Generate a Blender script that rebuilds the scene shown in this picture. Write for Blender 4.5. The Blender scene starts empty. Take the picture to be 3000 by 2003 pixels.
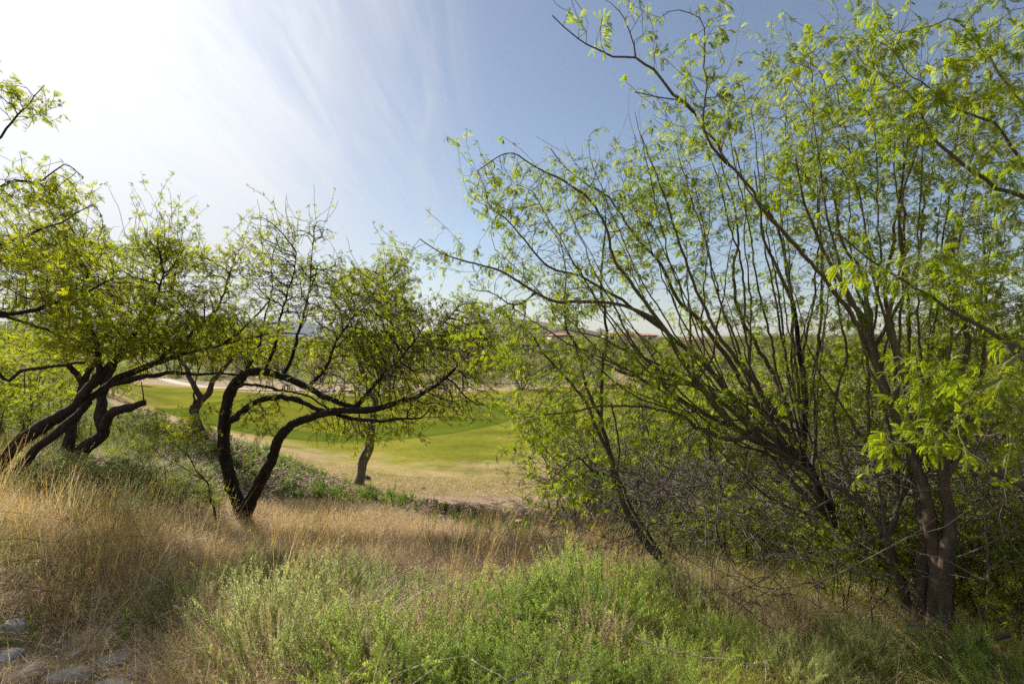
import bpy, math, random
import numpy as np
from mathutils import Vector, Matrix, noise as mnoise

random.seed(7)
R = np.random.default_rng(11)
S = bpy.context.scene
COL = S.collection
rad = math.radians

# ------------------------------------------------------------------ camera
FPX, EYE, HX, HY = 1667.0, 1.6, 1500.0, 1001.5      # focal length in photo pixels, eye height, photo centre
cam = bpy.data.cameras.new("camera")
camo = bpy.data.objects.new("camera", cam)
COL.objects.link(camo)
camo.location = (0, 0, EYE)
camo.rotation_euler = (rad(90), 0, 0)
cam.sensor_width = 36.0
cam.lens = 36.0 * FPX / 3000.0
cam.clip_start = 0.05
cam.clip_end = 20000
cam.dof.use_dof = True
cam.dof.focus_distance = 9.0
cam.dof.aperture_fstop = 4.0
S.camera = camo

# ------------------------------------------------------------------ light
SUN_AZ, SUN_EL = rad(-43), rad(35)
SD = Vector((math.sin(SUN_AZ) * math.cos(SUN_EL), math.cos(SUN_AZ) * math.cos(SUN_EL), math.sin(SUN_EL)))
w = bpy.data.worlds.new("World")
S.world = w
w.use_nodes = True
nt = w.node_tree
nt.nodes.clear()


def N(tree, typ, **kw):
    n = tree.nodes.new(typ)
    ins = kw.pop('ins', {})
    for k, v in kw.items():
        setattr(n, k, v)
    for k, v in ins.items():
        if hasattr(v, 'is_output') or isinstance(v, bpy.types.NodeSocket):
            tree.links.new(v, n.inputs[k])
        else:
            n.inputs[k].default_value = v
    return n


def M_(tree, op, a, b=None, c=None, clamp=False):
    n = tree.nodes.new('ShaderNodeMath')
    n.operation = op
    n.use_clamp = clamp
    for i, v in enumerate((a, b, c)):
        if v is None:
            continue
        if isinstance(v, bpy.types.NodeSocket):
            tree.links.new(v, n.inputs[i])
        else:
            n.inputs[i].default_value = v
    return n.outputs[0]


def MIX(tree, f, a, b, mode='MIX'):
    n = tree.nodes.new('ShaderNodeMix')
    n.data_type = 'RGBA'
    n.blend_type = mode
    for i, v in ((0, f), (6, a), (7, b)):
        if isinstance(v, bpy.types.NodeSocket):
            tree.links.new(v, n.inputs[i])
        else:
            n.inputs[i].default_value = v if i == 0 else (tuple(v) + (1,) if len(v) == 3 else v)
    return n.outputs[2]


def RAMP(tree, f, stops):
    n = tree.nodes.new('ShaderNodeValToRGB')
    tree.links.new(f, n.inputs[0])
    e = n.color_ramp.elements
    while len(e) < len(stops):
        e.new(0.5)
    for i, (p, c) in enumerate(stops):
        e[i].position = p
        if isinstance(c, (int, float)):
            c = (c, c, c)
        e[i].color = tuple(c) + (1,)
    return n.outputs[0]


sky = N(nt, 'ShaderNodeTexSky', sky_type='NISHITA', sun_disc=False, sun_elevation=SUN_EL, sun_rotation=SUN_AZ,
        altitude=800, air_density=1.0, dust_density=1.2, ozone_density=1.4)
tc = N(nt, 'ShaderNodeTexCoord')
dirv = tc.outputs['Generated']
sep = N(nt, 'ShaderNodeSeparateXYZ', ins={0: dirv})
den = M_(nt, 'ADD', M_(nt, 'MAXIMUM', sep.outputs[2], 0.0), 0.22)
px_ = M_(nt, 'DIVIDE', sep.outputs[0], den)
py_ = M_(nt, 'DIVIDE', sep.outputs[1], den)
flat = N(nt, 'ShaderNodeCombineXYZ', ins={0: px_, 1: py_, 2: 0.0})
mp = N(nt, 'ShaderNodeMapping', ins={0: flat.outputs[0]})
mp.inputs['Rotation'].default_value = (0, 0, rad(28))
mp.inputs['Scale'].default_value = (1.5, 0.42, 1)
n1 = N(nt, 'ShaderNodeTexNoise', ins={0: mp.outputs[0], 'Scale': 1.6, 'Detail': 9.0, 'Roughness': 0.62, 'Distortion': 0.5})
mp2 = N(nt, 'ShaderNodeMapping', ins={0: flat.outputs[0]})
mp2.inputs['Rotation'].default_value = (0, 0, rad(-18))
mp2.inputs['Scale'].default_value = (3.2, 0.5, 1)
n2 = N(nt, 'ShaderNodeTexNoise', ins={0: mp2.outputs[0], 'Scale': 2.6, 'Detail': 8.0, 'Roughness': 0.6, 'Distortion': 0.9})
sund = N(nt, 'ShaderNodeVectorMath', operation='DOT_PRODUCT', ins={0: dirv, 1: tuple(SD)})
cosang = M_(nt, 'MAXIMUM', sund.outputs['Value'], 0.0)
aure = M_(nt, 'POWER', cosang, 9.0)
aure2 = M_(nt, 'POWER', cosang, 3.0)
# thin cirrus veil: thick on the sun's side of the sky, thinning out in streaks away from it
side = M_(nt, 'ADD', M_(nt, 'MULTIPLY', M_(nt, 'ADD', px_, M_(nt, 'MULTIPLY', py_, 0.197)), -1.15), -0.24)
veil = M_(nt, 'ADD', side, M_(nt, 'MULTIPLY', M_(nt, 'SUBTRACT', n1.outputs[0], 0.5), 1.6))
veil = M_(nt, 'ADD', veil, M_(nt, 'MULTIPLY', M_(nt, 'SUBTRACT', n2.outputs[0], 0.5), 1.3))
veilr = N(nt, 'ShaderNodeMapRange', interpolation_type='SMOOTHSTEP', ins={0: veil, 1: -0.65, 2: 0.75, 3: 0.14, 4: 0.95})
low = N(nt, 'ShaderNodeMapRange', interpolation_type='SMOOTHSTEP', ins={0: sep.outputs[2], 1: -0.05, 2: 0.34, 3: 0.42, 4: 0.0})
veilt = M_(nt, 'MAXIMUM', veilr.outputs[0], low.outputs[0])
cb = M_(nt, 'ADD', M_(nt, 'ADD', 3.7, M_(nt, 'MULTIPLY', veilr.outputs[0], 1.9)), M_(nt, 'ADD', M_(nt, 'MULTIPLY', aure, 3.6), M_(nt, 'MULTIPLY', aure2, 1.4)))
ccol = N(nt, 'ShaderNodeVectorMath', operation='SCALE', ins={0: (0.965, 0.995, 1.035), 'Scale': cb})
skyc = MIX(nt, veilt, sky.outputs[0], ccol.outputs[0])
bg = N(nt, 'ShaderNodeBackground', ins={0: skyc, 1: 0.063})
wo = N(nt, 'ShaderNodeOutputWorld', ins={0: bg.outputs[0]})

sun = bpy.data.lights.new("sun", 'SUN')
sun.energy = 5.0
sun.angle = rad(0.6)
sun.color = (1.0, 0.93, 0.81)
suno = bpy.data.objects.new("sun", sun)
suno.rotation_euler = SD.to_track_quat('Z', 'Y').to_euler()
suno.location = (0, 0, 30)
COL.objects.link(suno)

S.view_settings.view_transform = 'Standard'
S.view_settings.look = 'None'
S.view_settings.exposure = 0.9
S.view_settings.gamma = 1
S.cycles.max_bounces = 6
S.cycles.diffuse_bounces = 3
S.cycles.glossy_bounces = 2
S.cycles.transmission_bounces = 4
S.cycles.transparent_max_bounces = 8
S.cycles.volume_bounces = 0
S.cycles.use_denoising = False
S.cycles.sample_clamp_indirect = 4.0
S.cycles.adaptive_threshold = 0.015


# ------------------------------------------------------------------ basic helpers
def Wp(px, py, d):
    return np.array([(px - HX) / FPX * d, d, EYE - (py - HY) / FPX * d])


def tag(o, label=None, cat=None, group=None, kind=None):
    if label: o['label'] = label
    if cat: o['category'] = cat
    if group: o['group'] = group
    if kind: o['kind'] = kind
    return o


def mesh_np(name, V, F, smooth=False, attrs=None):
    V = np.asarray(V, dtype=np.float32)
    F = np.asarray(F, dtype=np.int32)
    me = bpy.data.meshes.new(name)
    me.vertices.add(len(V))
    me.vertices.foreach_set('co', V.ravel())
    k = F.shape[1]
    me.loops.add(F.size)
    me.loops.foreach_set('vertex_index', F.ravel())
    me.polygons.add(len(F))
    me.polygons.foreach_set('loop_start', np.arange(0, F.size, k, dtype=np.int32))
    if smooth:
        me.polygons.foreach_set('use_smooth', np.ones(len(F), dtype=bool))
    me.update(calc_edges=True)
    if attrs:
        for an, av in attrs.items():
            a = me.attributes.new(an, 'FLOAT', 'POINT')
            a.data.foreach_set('value', np.asarray(av, dtype=np.float32))
    return me


def obj(name, me, mat=None, parent=None, link=True):
    o = bpy.data.objects.new(name, me)
    if mat is not None:
        me.materials.append(mat)
    if link:
        COL.objects.link(o)
    if parent is not None:
        o.parent = parent
    return o


def empty(name, loc=(0, 0, 0), rz=0):
    o = bpy.data.objects.new(name, None)
    o.location = loc
    o.rotation_euler = (0, 0, rz)
    o.empty_display_size = 0.2
    COL.objects.link(o)
    return o


def copy_tree(o, parent=None):
    c = o.copy()
    COL.objects.link(c)
    if parent is not None:
        c.parent = parent
    for ch in o.children:
        copy_tree(ch, c)
    return c


def cat_parts(parts):
    Vs, Fs, n = [], [], 0
    for V, F in parts:
        Vs.append(V)
        Fs.append(F + n)
        n += len(V)
    return np.concatenate(Vs), np.concatenate(Fs)


def boxm(x0, x1, y0, y1, z0, z1):
    V = np.array([[x0, y0, z0], [x1, y0, z0], [x1, y1, z0], [x0, y1, z0], [x0, y0, z1], [x1, y0, z1], [x1, y1, z1], [x0, y1, z1]], float)
    F = np.array([[0, 3, 2, 1], [4, 5, 6, 7], [0, 1, 5, 4], [1, 2, 6, 5], [2, 3, 7, 6], [3, 0, 4, 7]])
    return V, F


def vnoise(P, sc, seed=0.0):
    """cheap smooth pseudo noise of points (n,3) in about -1..1"""
    x, y, z = (P[:, i] * sc + seed * (1.7 + i) for i in range(3))
    return (np.sin(x * 1.9 + np.sin(y * 2.3 + 1.3)) + np.sin(y * 2.1 + np.sin(z * 1.7 + .7)) + np.sin(z * 2.7 + np.sin(x * 1.5 + 2.1))) / 3


# ------------------------------------------------------------------ terrain
CP = []


def cp(px, py, d):
    CP.append(Wp(px, py, d))


for a_, r_, z_ in [(0, .3, 0), (90, 1.5, .02), (-90, 1.5, .0), (180, 2, .15), (135, 6, .4), (-135, 6, .5), (180, 20, 1.0), (90, 20, .6), (-90, 20, 1.6),
                   (90, 80, 0), (-90, 80, 4), (180, 100, 2), (90, 500, 2), (-90, 500, 10), (180, 500, 4), (0, 900, .0), (-30, 900, 0), (30, 900, 0),
                   (0, 3000, 0), (-40, 3000, 0), (40, 3000, 0), (120, 3000, 0), (-120, 3000, 0), (180, 6000, 0), (0, 7000, 0), (90, 7000, 0), (-90, 7000, 0)]:
    CP.append(np.array([math.sin(rad(a_)) * r_, math.cos(rad(a_)) * r_, z_]))
for t in [(1500, 1990, 2.7), (900, 1990, 2.65), (2100, 1990, 2.7), (1500, 1820, 3.5), (1000, 1820, 3.5), (2100, 1830, 3.5), (2743, 1900, 3.3), (3100, 1850, 3.2),
          (400, 1950, 2.9), (50, 1900, 2.9), (300, 1760, 3.7), (0, 1620, 4.2),
          (1500, 1640, 5.8), (1100, 1640, 5.8), (2000, 1650, 5.6), (2500, 1720, 4.4), (600, 1640, 5.6),
          (1500, 1560, 8.4), (1100, 1555, 8.3), (730, 1570, 7.9), (1900, 1560, 8.2), (2400, 1560, 7.5), (2900, 1540, 6.2),
          (1500, 1470, 12.), (1050, 1425, 12.8), (850, 1450, 11.0), (1900, 1440, 12.5), (2400, 1400, 12), (2950, 1350, 12),
          (1500, 1370, 16.5), (900, 1350, 16.), (640, 1270, 19), (1200, 1370, 16.5), (1900, 1370, 17.5), (2500, 1300, 18), (3000, 1230, 18),
          (1500, 1250, 27), (900, 1250, 26), (640, 1190, 30), (1200, 1250, 27), (450, 1190, 31), (1500, 1165, 43), (900, 1155, 43), (600, 1150, 42), (330, 1120, 47),
          (2100, 1200, 35), (2600, 1130, 40),
          (1500, 1110, 75), (900, 1105, 70), (400, 1075, 75), (2200, 1090, 75), (2700, 1060, 75), (1500, 1036, 150), (800, 1040, 150), (2300, 1028, 140), (200, 1014, 130),
          (2800, 1016, 140), (1500, 996, 280), (2300, 995, 250), (2900, 1000, 250), (700, 996, 300),
          (0, 1420, 6.2), (200, 1350, 8.4), (-300, 1400, 6), (420, 1300, 10.5), (560, 1330, 11), (590, 1275, 12.8), (480, 1235, 15), (330, 1210, 15.5), (200, 1200, 15), (400, 1420, 8), (560, 1480, 8),
          (0, 1180, 14), (100, 1100, 22), (0, 1040, 38), (250, 1080, 32), (-600, 1100, 20), (-500, 1000, 50)]:
    cp(*t)
CP = np.array(CP)


def warp(x, y):
    r = np.hypot(x, y)
    L = np.log1p(r / 2.0)
    a = np.arctan2(x, y)
    return np.stack([L * np.sin(a), L * np.cos(a)], -1)


QC = warp(CP[:, 0], CP[:, 1])
Kf = lambda A, B: -np.sqrt(((A[:, None, :] - B[None, :, :]) ** 2).sum(-1) + 0.006)
NCP = len(CP)
Kmat = np.zeros((NCP + 1, NCP + 1))
Kmat[:NCP, :NCP] = Kf(QC, QC) + np.eye(NCP) * 0.006
Kmat[:NCP, NCP] = 1
Kmat[NCP, :NCP] = 1
WT = np.linalg.solve(Kmat, np.concatenate([CP[:, 2], [0]]))


def H(x, y):
    x = np.atleast_1d(np.asarray(x, float))
    y = np.atleast_1d(np.asarray(y, float))
    out = np.empty(x.shape)
    for i in range(0, len(x), 20000):
        s_ = slice(i, i + 20000)
        out[s_] = Kf(warp(x[s_], y[s_]), QC) @ WT[:NCP] + WT[NCP]
    r = np.hypot(x, y)
    micro = (np.sin(x * 1.3 + np.sin(y * 1.1)) * np.sin(y * 1.7 + np.sin(x * .8))) * 0.03
    return out + micro * np.clip(r / 4, 0, 1) * np.clip((26 - r) / 14, 0.0, 1)


DD = np.exp(np.linspace(math.log(2.2), math.log(500), 1400))


def GP(px, py):
    """ground point that projects to this photo pixel (first hit walking outwards)"""
    x = (px - HX) / FPX * DD
    z = H(x, DD)
    yy = HY + (EYE - z) / DD * FPX
    k = np.nonzero(yy <= py)[0]
    i = int(k[0]) if len(k) else len(DD) - 1
    return np.array([x[i], DD[i], z[i]])


def on_ground(x, y, dz=0.0):
    return (float(x), float(y), float(H(x, y)[0]) + dz)


def proj(P):
    return HX + P[:, 0] / P[:, 1] * FPX, HY + (EYE - P[:, 2]) / P[:, 1] * FPX


def inpoly(x, y, poly):
    c = np.zeros(len(x), bool)
    n = len(poly)
    j = n - 1
    for i in range(n):
        xi, yi = poly[i]
        xj, yj = poly[j]
        m = ((yi > y) != (yj > y)) & (x < (xj - xi) * (y - yi) / (yj - yi + 1e-12) + xi)
        c ^= m
        j = i
    return c


# ------------------------------------------------------------------ materials
def newmat(name):
    m = bpy.data.materials.new(name)
    m.use_nodes = True
    t = m.node_tree
    t.nodes.clear()
    return m, t


def out(t, sh):
    N(t, 'ShaderNodeOutputMaterial', ins={0: sh})


def leafmat(name, cols, trans=0.55, tcol=None, rough=0.5, spec=0.3):
    """two-sided leaf: diffuse + translucent; colour varies with the instance and in patches"""
    m, t = newmat(name)
    oi = N(t, 'ShaderNodeObjectInfo')
    geo = N(t, 'ShaderNodeNewGeometry')
    nz = N(t, 'ShaderNodeTexNoise', ins={0: geo.outputs['Position'], 'Scale': 1.3, 'Detail': 3.0})
    f = M_(t, 'ADD', M_(t, 'MULTIPLY', oi.outputs['Random'], 0.35), M_(t, 'MULTIPLY', nz.outputs[0], 0.7))
    f = M_(t, 'ADD', f, M_(t, 'MULTIPLY', geo.outputs['Random Per Island'], 0.4))
    f = M_(t, 'ADD', f, -0.2, clamp=True)
    k = len(cols)
    c = RAMP(t, f, [(i / (k - 1) * .9 + .05, cc) for i, cc in enumerate(cols)])
    hs = N(t, 'ShaderNodeHueSaturation', ins={'Hue': 0.5, 'Saturation': 1.06, 'Value': 2.6 if tcol is None else tcol, 'Color': c})
    p = N(t, 'ShaderNodeBsdfPrincipled', ins={'Base Color': c, 'Roughness': rough, 'Specular IOR Level': spec})
    tr = N(t, 'ShaderNodeBsdfTranslucent', ins={0: hs.outputs[0]})
    mx = N(t, 'ShaderNodeMixShader', ins={0: trans, 1: p.outputs[0], 2: tr.outputs[0]})
    out(t, mx.outputs[0])
    return m


def barkmat(name, c1, c2, c3, scale=1.0, bump=0.8):
    m, t = newmat(name)
    tco = N(t, 'ShaderNodeTexCoord')
    mp = N(t, 'ShaderNodeMapping', ins={0: tco.outputs['Object']})
    mp.inputs['Scale'].default_value = (1, 1, .3)
    a = N(t, 'ShaderNodeTexNoise', ins={0: mp.outputs[0], 'Scale': 26.0 * scale, 'Detail': 8.0, 'Roughness': .7})
    b = N(t, 'ShaderNodeTexNoise', ins={0: tco.outputs['Object'], 'Scale': 3.0 * scale, 'Detail': 4.0})
    c = RAMP(t, a.outputs[0], [(.3, c1), (.55, c2), (.78, c3)])
    c = MIX(t, M_(t, 'MULTIPLY', b.outputs[0], .7), c, tuple(x * .7 for x in c2))
    bm = N(t, 'ShaderNodeBump', ins={'Strength': bump, 'Distance': 0.02, 'Height': a.outputs[0]})
    p = N(t, 'ShaderNodeBsdfPrincipled', ins={'Base Color': c, 'Roughness': .88, 'Specular IOR Level': .2, 'Normal': bm.outputs[0]})
    out(t, p.outputs[0])
    return m


def plain(name, col, rough=.7, nscale=4.0, var=.25, bump=0.0, bscale=30.0, spec=.3):
    m, t = newmat(name)
    tco = N(t, 'ShaderNodeTexCoord')
    a = N(t, 'ShaderNodeTexNoise', ins={0: tco.outputs['Object'], 'Scale': nscale, 'Detail': 6.0, 'Roughness': .65})
    c = RAMP(t, a.outputs[0], [(.3, tuple(x * (1 - var) for x in col)), (.7, tuple(min(1, x * (1 + var)) for x in col))])
    ins = {'Base Color': c, 'Roughness': rough, 'Specular IOR Level': spec}
    if bump:
        b = N(t, 'ShaderNodeTexNoise', ins={0: tco.outputs['Object'], 'Scale': bscale, 'Detail': 8.0, 'Roughness': .7})
        bm = N(t, 'ShaderNodeBump', ins={'Strength': bump, 'Distance': 0.02, 'Height': b.outputs[0]})
        ins['Normal'] = bm.outputs[0]
    p = N(t, 'ShaderNodeBsdfPrincipled', ins=ins)
    out(t, p.outputs[0])
    return m


MAT = {}
MAT['leaf_near'] = leafmat('leaf_near', [(.055, .088, .009), (.12, .155, .012), (.225, .235, .016)], .6)
MAT['leaf_left'] = leafmat('leaf_left', [(.065, .092, .010), (.14, .16, .014), (.25, .245, .018)], .62)
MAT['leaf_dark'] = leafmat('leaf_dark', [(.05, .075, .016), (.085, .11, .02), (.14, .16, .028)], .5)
MAT['leaf_far'] = leafmat('leaf_far', [(.06, .06, .022), (.115, .11, .034), (.19, .165, .06)], .35)
MAT['leaf_grey'] = leafmat('leaf_grey', [(.09, .12, .045), (.14, .18, .06), (.20, .23, .08)], .4)
MAT['brush'] = leafmat('brush', [(.105, .15, .035), (.18, .235, .05), (.34, .38, .075)], .5)
MAT['weed'] = leafmat('weed', [(.055, .10, .008), (.095, .155, .010), (.20, .23, .015)], .55, spec=.1)
MAT['greengrass'] = leafmat('greengrass', [(.06, .10, .015), (.12, .16, .02), (.30, .24, .05)], .4)
MAT['straw'] = leafmat('straw', [(.34, .255, .13), (.54, .43, .255), (.72, .61, .40)], .45, tcol=1.25, spec=.5)
MAT['strawpink'] = leafmat('strawpink', [(.40, .29, .175), (.57, .425, .275), (.70, .55, .38)], .42, tcol=1.2)
MAT['gold'] = leafmat('gold', [(.40, .26, .08), (.52, .36, .12), (.64, .49, .22)], .45, tcol=1.2, spec=.5)
MAT['bark_dark'] = barkmat('bark_dark', (.014, .010, .008), (.042, .03, .023), (.13, .10, .075))
MAT['bark_grey'] = barkmat('bark_grey', (.05, .042, .032), (.11, .095, .07), (.19, .165, .12))
MAT['bark_pale'] = barkmat('bark_pale', (.10, .08, .06), (.20, .17, .13), (.34, .30, .24), .8, 1.0)
MAT['bark_smooth'] = barkmat('bark_smooth', (.06, .052, .033), (.115, .10, .062), (.19, .17, .11), 2.0, .3)
MAT['bark_rough'] = barkmat('bark_rough', (.04, .03, .023), (.11, .082, .062), (.24, .185, .14), .8, 1.0)
MAT['twig'] = plain('twig', (.085, .07, .05), .8, 3, .3)
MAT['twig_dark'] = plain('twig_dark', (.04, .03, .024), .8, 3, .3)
MAT['twig_grey'] = plain('twig_grey', (.12, .098, .078), .8, 3, .35)
MAT['leaf_brush2'] = leafmat('leaf_brush2', [(.16, .19, .07), (.25, .28, .10), (.38, .40, .15)], .45)
MAT['dead'] = plain('dead', (.34, .29, .23), .7, 10, .25, .3, 60)
MAT['stalk_green'] = plain('stalk_green', (.17, .17, .06), .7, 3, .3)


# ------------------------------------------------------------------ scatter with geometry nodes (for stuff nobody could count)
def euler_from_axes(X, Z):
    """X: desired local x axis, Z: approx local z axis -> XYZ euler, vectorised"""
    X = X / np.linalg.norm(X, axis=1, keepdims=True)
    Y = np.cross(Z, X)
    ln = np.linalg.norm(Y, axis=1, keepdims=True)
    bad = ln[:, 0] < 1e-4
    Y[bad] = np.cross(np.array([[0.3, 1, 0.2]]), X[bad])
    Y /= np.linalg.norm(Y, axis=1, keepdims=True)
    Zn = np.cross(X, Y)
    sy = -X[:, 2]
    ry = np.arcsin(np.clip(sy, -1, 1))
    rx = np.arctan2(Y[:, 2], Zn[:, 2])
    rz = np.arctan2(X[:, 1], X[:, 0])
    return np.stack([rx, ry, rz], 1)


NG = {}


def scatter_group(key, variants):
    if key in NG:
        return NG[key]
    g = bpy.data.node_groups.new('scatter_' + key, 'GeometryNodeTree')
    g.interface.new_socket('Geometry', in_out='INPUT', socket_type='NodeSocketGeometry')
    g.interface.new_socket('Geometry', in_out='OUTPUT', socket_type='NodeSocketGeometry')
    gi = g.nodes.new('NodeGroupInput')
    go = g.nodes.new('NodeGroupOutput')
    j = g.nodes.new('GeometryNodeJoinGeometry')
    for v in variants:
        o = g.nodes.new('GeometryNodeObjectInfo')
        o.inputs['Object'].default_value = v
        gti = g.nodes.new('GeometryNodeGeometryToInstance')
        g.links.new(o.outputs['Geometry'], gti.inputs[0])
        g.links.new(gti.outputs[0], j.inputs[0])
    iop = g.nodes.new('GeometryNodeInstanceOnPoints')
    g.links.new(gi.outputs[0], iop.inputs['Points'])
    g.links.new(j.outputs[0], iop.inputs['Instance'])
    iop.inputs['Pick Instance'].default_value = True

    def na(nm, dt):
        a = g.nodes.new('GeometryNodeInputNamedAttribute')
        a.data_type = dt
        a.inputs['Name'].default_value = nm
        return a.outputs['Attribute']
    e = g.nodes.new('FunctionNodeEulerToRotation')
    g.links.new(na('rot', 'FLOAT_VECTOR'), e.inputs[0])
    g.links.new(e.outputs[0], iop.inputs['Rotation'])
    g.links.new(na('scl', 'FLOAT'), iop.inputs['Scale'])
    g.links.new(na('idx', 'INT'), iop.inputs['Instance Index'])
    if key[:2] == 'g_':
        ri = g.nodes.new('GeometryNodeRealizeInstances')
        g.links.new(iop.outputs[0], ri.inputs[0])
        g.links.new(ri.outputs[0], go.inputs[0])
    else:
        g.links.new(iop.outputs[0], go.inputs[0])
    NG[key] = g
    return g


def scatter(name, key, variants, P, rot, scl, parent=None):
    P = np.asarray(P, np.float32)
    me = bpy.data.meshes.new(name)
    me.vertices.add(len(P))
    me.vertices.foreach_set('co', P.ravel())
    a = me.attributes.new('rot', 'FLOAT_VECTOR', 'POINT')
    a.data.foreach_set('vector', np.asarray(rot, np.float32).ravel())
    a = me.attributes.new('scl', 'FLOAT', 'POINT')
    a.data.foreach_set('value', np.asarray(scl, np.float32))
    a = me.attributes.new('idx', 'INT', 'POINT')
    a.data.foreach_set('value', R.integers(0, len(variants), len(P)).astype(np.int32))
    o = bpy.data.objects.new(name, me)
    COL.objects.link(o)
    if parent is not None:
        o.parent = parent
    o['kind'] = 'stuff'
    md = o.modifiers.new('scatter', 'NODES')
    md.node_group = scatter_group(key, variants)
    return o


# ------------------------------------------------------------------ leaf meshes
def frame(d, up=(0, 0, 1)):
    d = np.array(d, float)
    d /= np.linalg.norm(d)
    s_ = np.cross(d, up)
    if np.linalg.norm(s_) < 1e-3:
        s_ = np.cross(d, (0.2, 1, 0))
    s_ /= np.linalg.norm(s_)
    u = np.cross(s_, d)
    return d, s_, u


def pinna(V, F, base, d, L, pairs, ll, lw, curl):
    """one feathered pinna from base along d, drooping; leaflets as folded pointed blades"""
    d = np.array(d, float)
    d /= np.linalg.norm(d)
    p = np.array(base, float)
    st = L / pairs
    for i in range(pairs):
        d = d + np.array([0, 0, -curl / pairs])
        d /= np.linalg.norm(d)
        p = p + d * st
        _, s_, u = frame(d)
        tap = 1 - .45 * abs(i / pairs - .4)
        for sg in (-1, 1):
            ld = s_ * sg + d * .55 - u * .12 + np.array(rr(.12))
            ld /= np.linalg.norm(ld)
            wv = d * lw * .5 + u * lw * .12
            n = len(V)
            V += [p, p + ld * ll * tap * .5 + wv, p + ld * ll * tap, p + ld * ll * tap * .5 - wv]
            F += [(n, n + 1, n + 2), (n, n + 2, n + 3)]
    return


def rr(s_):
    return [random.uniform(-s_, s_) for _ in range(3)]


def spray_mesh(name, mat, leaves=3, size=.1, pairs=11, ll=.012, lw=.004, curl=.9):
    V, F = [], []
    for k in range(leaves):
        a = random.uniform(0, 6.28)
        d0 = np.array([random.uniform(.5, 1.0), math.cos(a) * .8, math.sin(a) * .6 + .2])
        d0 /= np.linalg.norm(d0)
        base = np.array([random.uniform(-.02, .02), 0, 0])
        pet = base + d0 * size * .22
        _, s_, u = frame(d0)
        n = len(V)
        V += [base, base + s_ * .0012, pet]
        F += [(n, n + 1, n + 2)]
        for sg in (-1, 1):
            dd = d0 + s_ * sg * random.uniform(.08, .38) + np.array(rr(.15))
            pinna(V, F, pet, dd, size * random.uniform(.6, 1.0), pairs, ll * random.uniform(.8, 1.1), lw, curl * random.uniform(.4, 1.3))
    me = mesh_np(name, np.array(V), np.array(F))
    return obj(name, me, mat, link=False)


def sprays(tagname, mat, **kw):
    return [spray_mesh('leaf_spray_' + tagname, mat, **kw) for _ in range(5)]


SPR = {
    'near': sprays('near', MAT['leaf_near'], leaves=3, size=.07, pairs=8, ll=.0115, lw=.0085, curl=1.3),
    'left': sprays('left', MAT['leaf_left'], leaves=3, size=.072, pairs=6, ll=.015, lw=.011, curl=1.2),
    'mid': sprays('mid', MAT['leaf_left'], leaves=3, size=.09, pairs=5, ll=.022, lw=.015, curl=1.2),
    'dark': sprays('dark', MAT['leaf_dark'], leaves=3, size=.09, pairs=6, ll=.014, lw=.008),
    'midright': sprays('midright', MAT['leaf_near'], leaves=3, size=.085, pairs=6, ll=.015, lw=.008),
    'grey': sprays('grey', MAT['leaf_grey'], leaves=5, size=.10, pairs=5, ll=.02, lw=.01),
}


# ------------------------------------------------------------------ tubes
def catmull(P, step):
    P = np.asarray(P, float)
    if len(P) == 2:
        n = max(2, int(np.linalg.norm(P[1] - P[0]) / step))
        return P[0] + (P[1] - P[0]) * np.linspace(0, 1, n + 1)[:, None]
    E = np.vstack([2 * P[0] - P[1], P, 2 * P[-1] - P[-2]])
    outp = []
    for i in range(1, len(E) - 2):
        p0, p1, p2, p3 = E[i - 1:i + 3]
        n = max(1, int(np.linalg.norm(p2 - p1) / step))
        t = (np.arange(n) / n)[:, None]
        outp.append(.5 * ((2 * p1) + (-p0 + p2) * t + (2 * p0 - 5 * p1 + 4 * p2 - p3) * t ** 2 + (-p0 + 3 * p1 - 3 * p2 + p3) * t ** 3))
    outp.append(P[-1:])
    return np.concatenate(outp)


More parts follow.
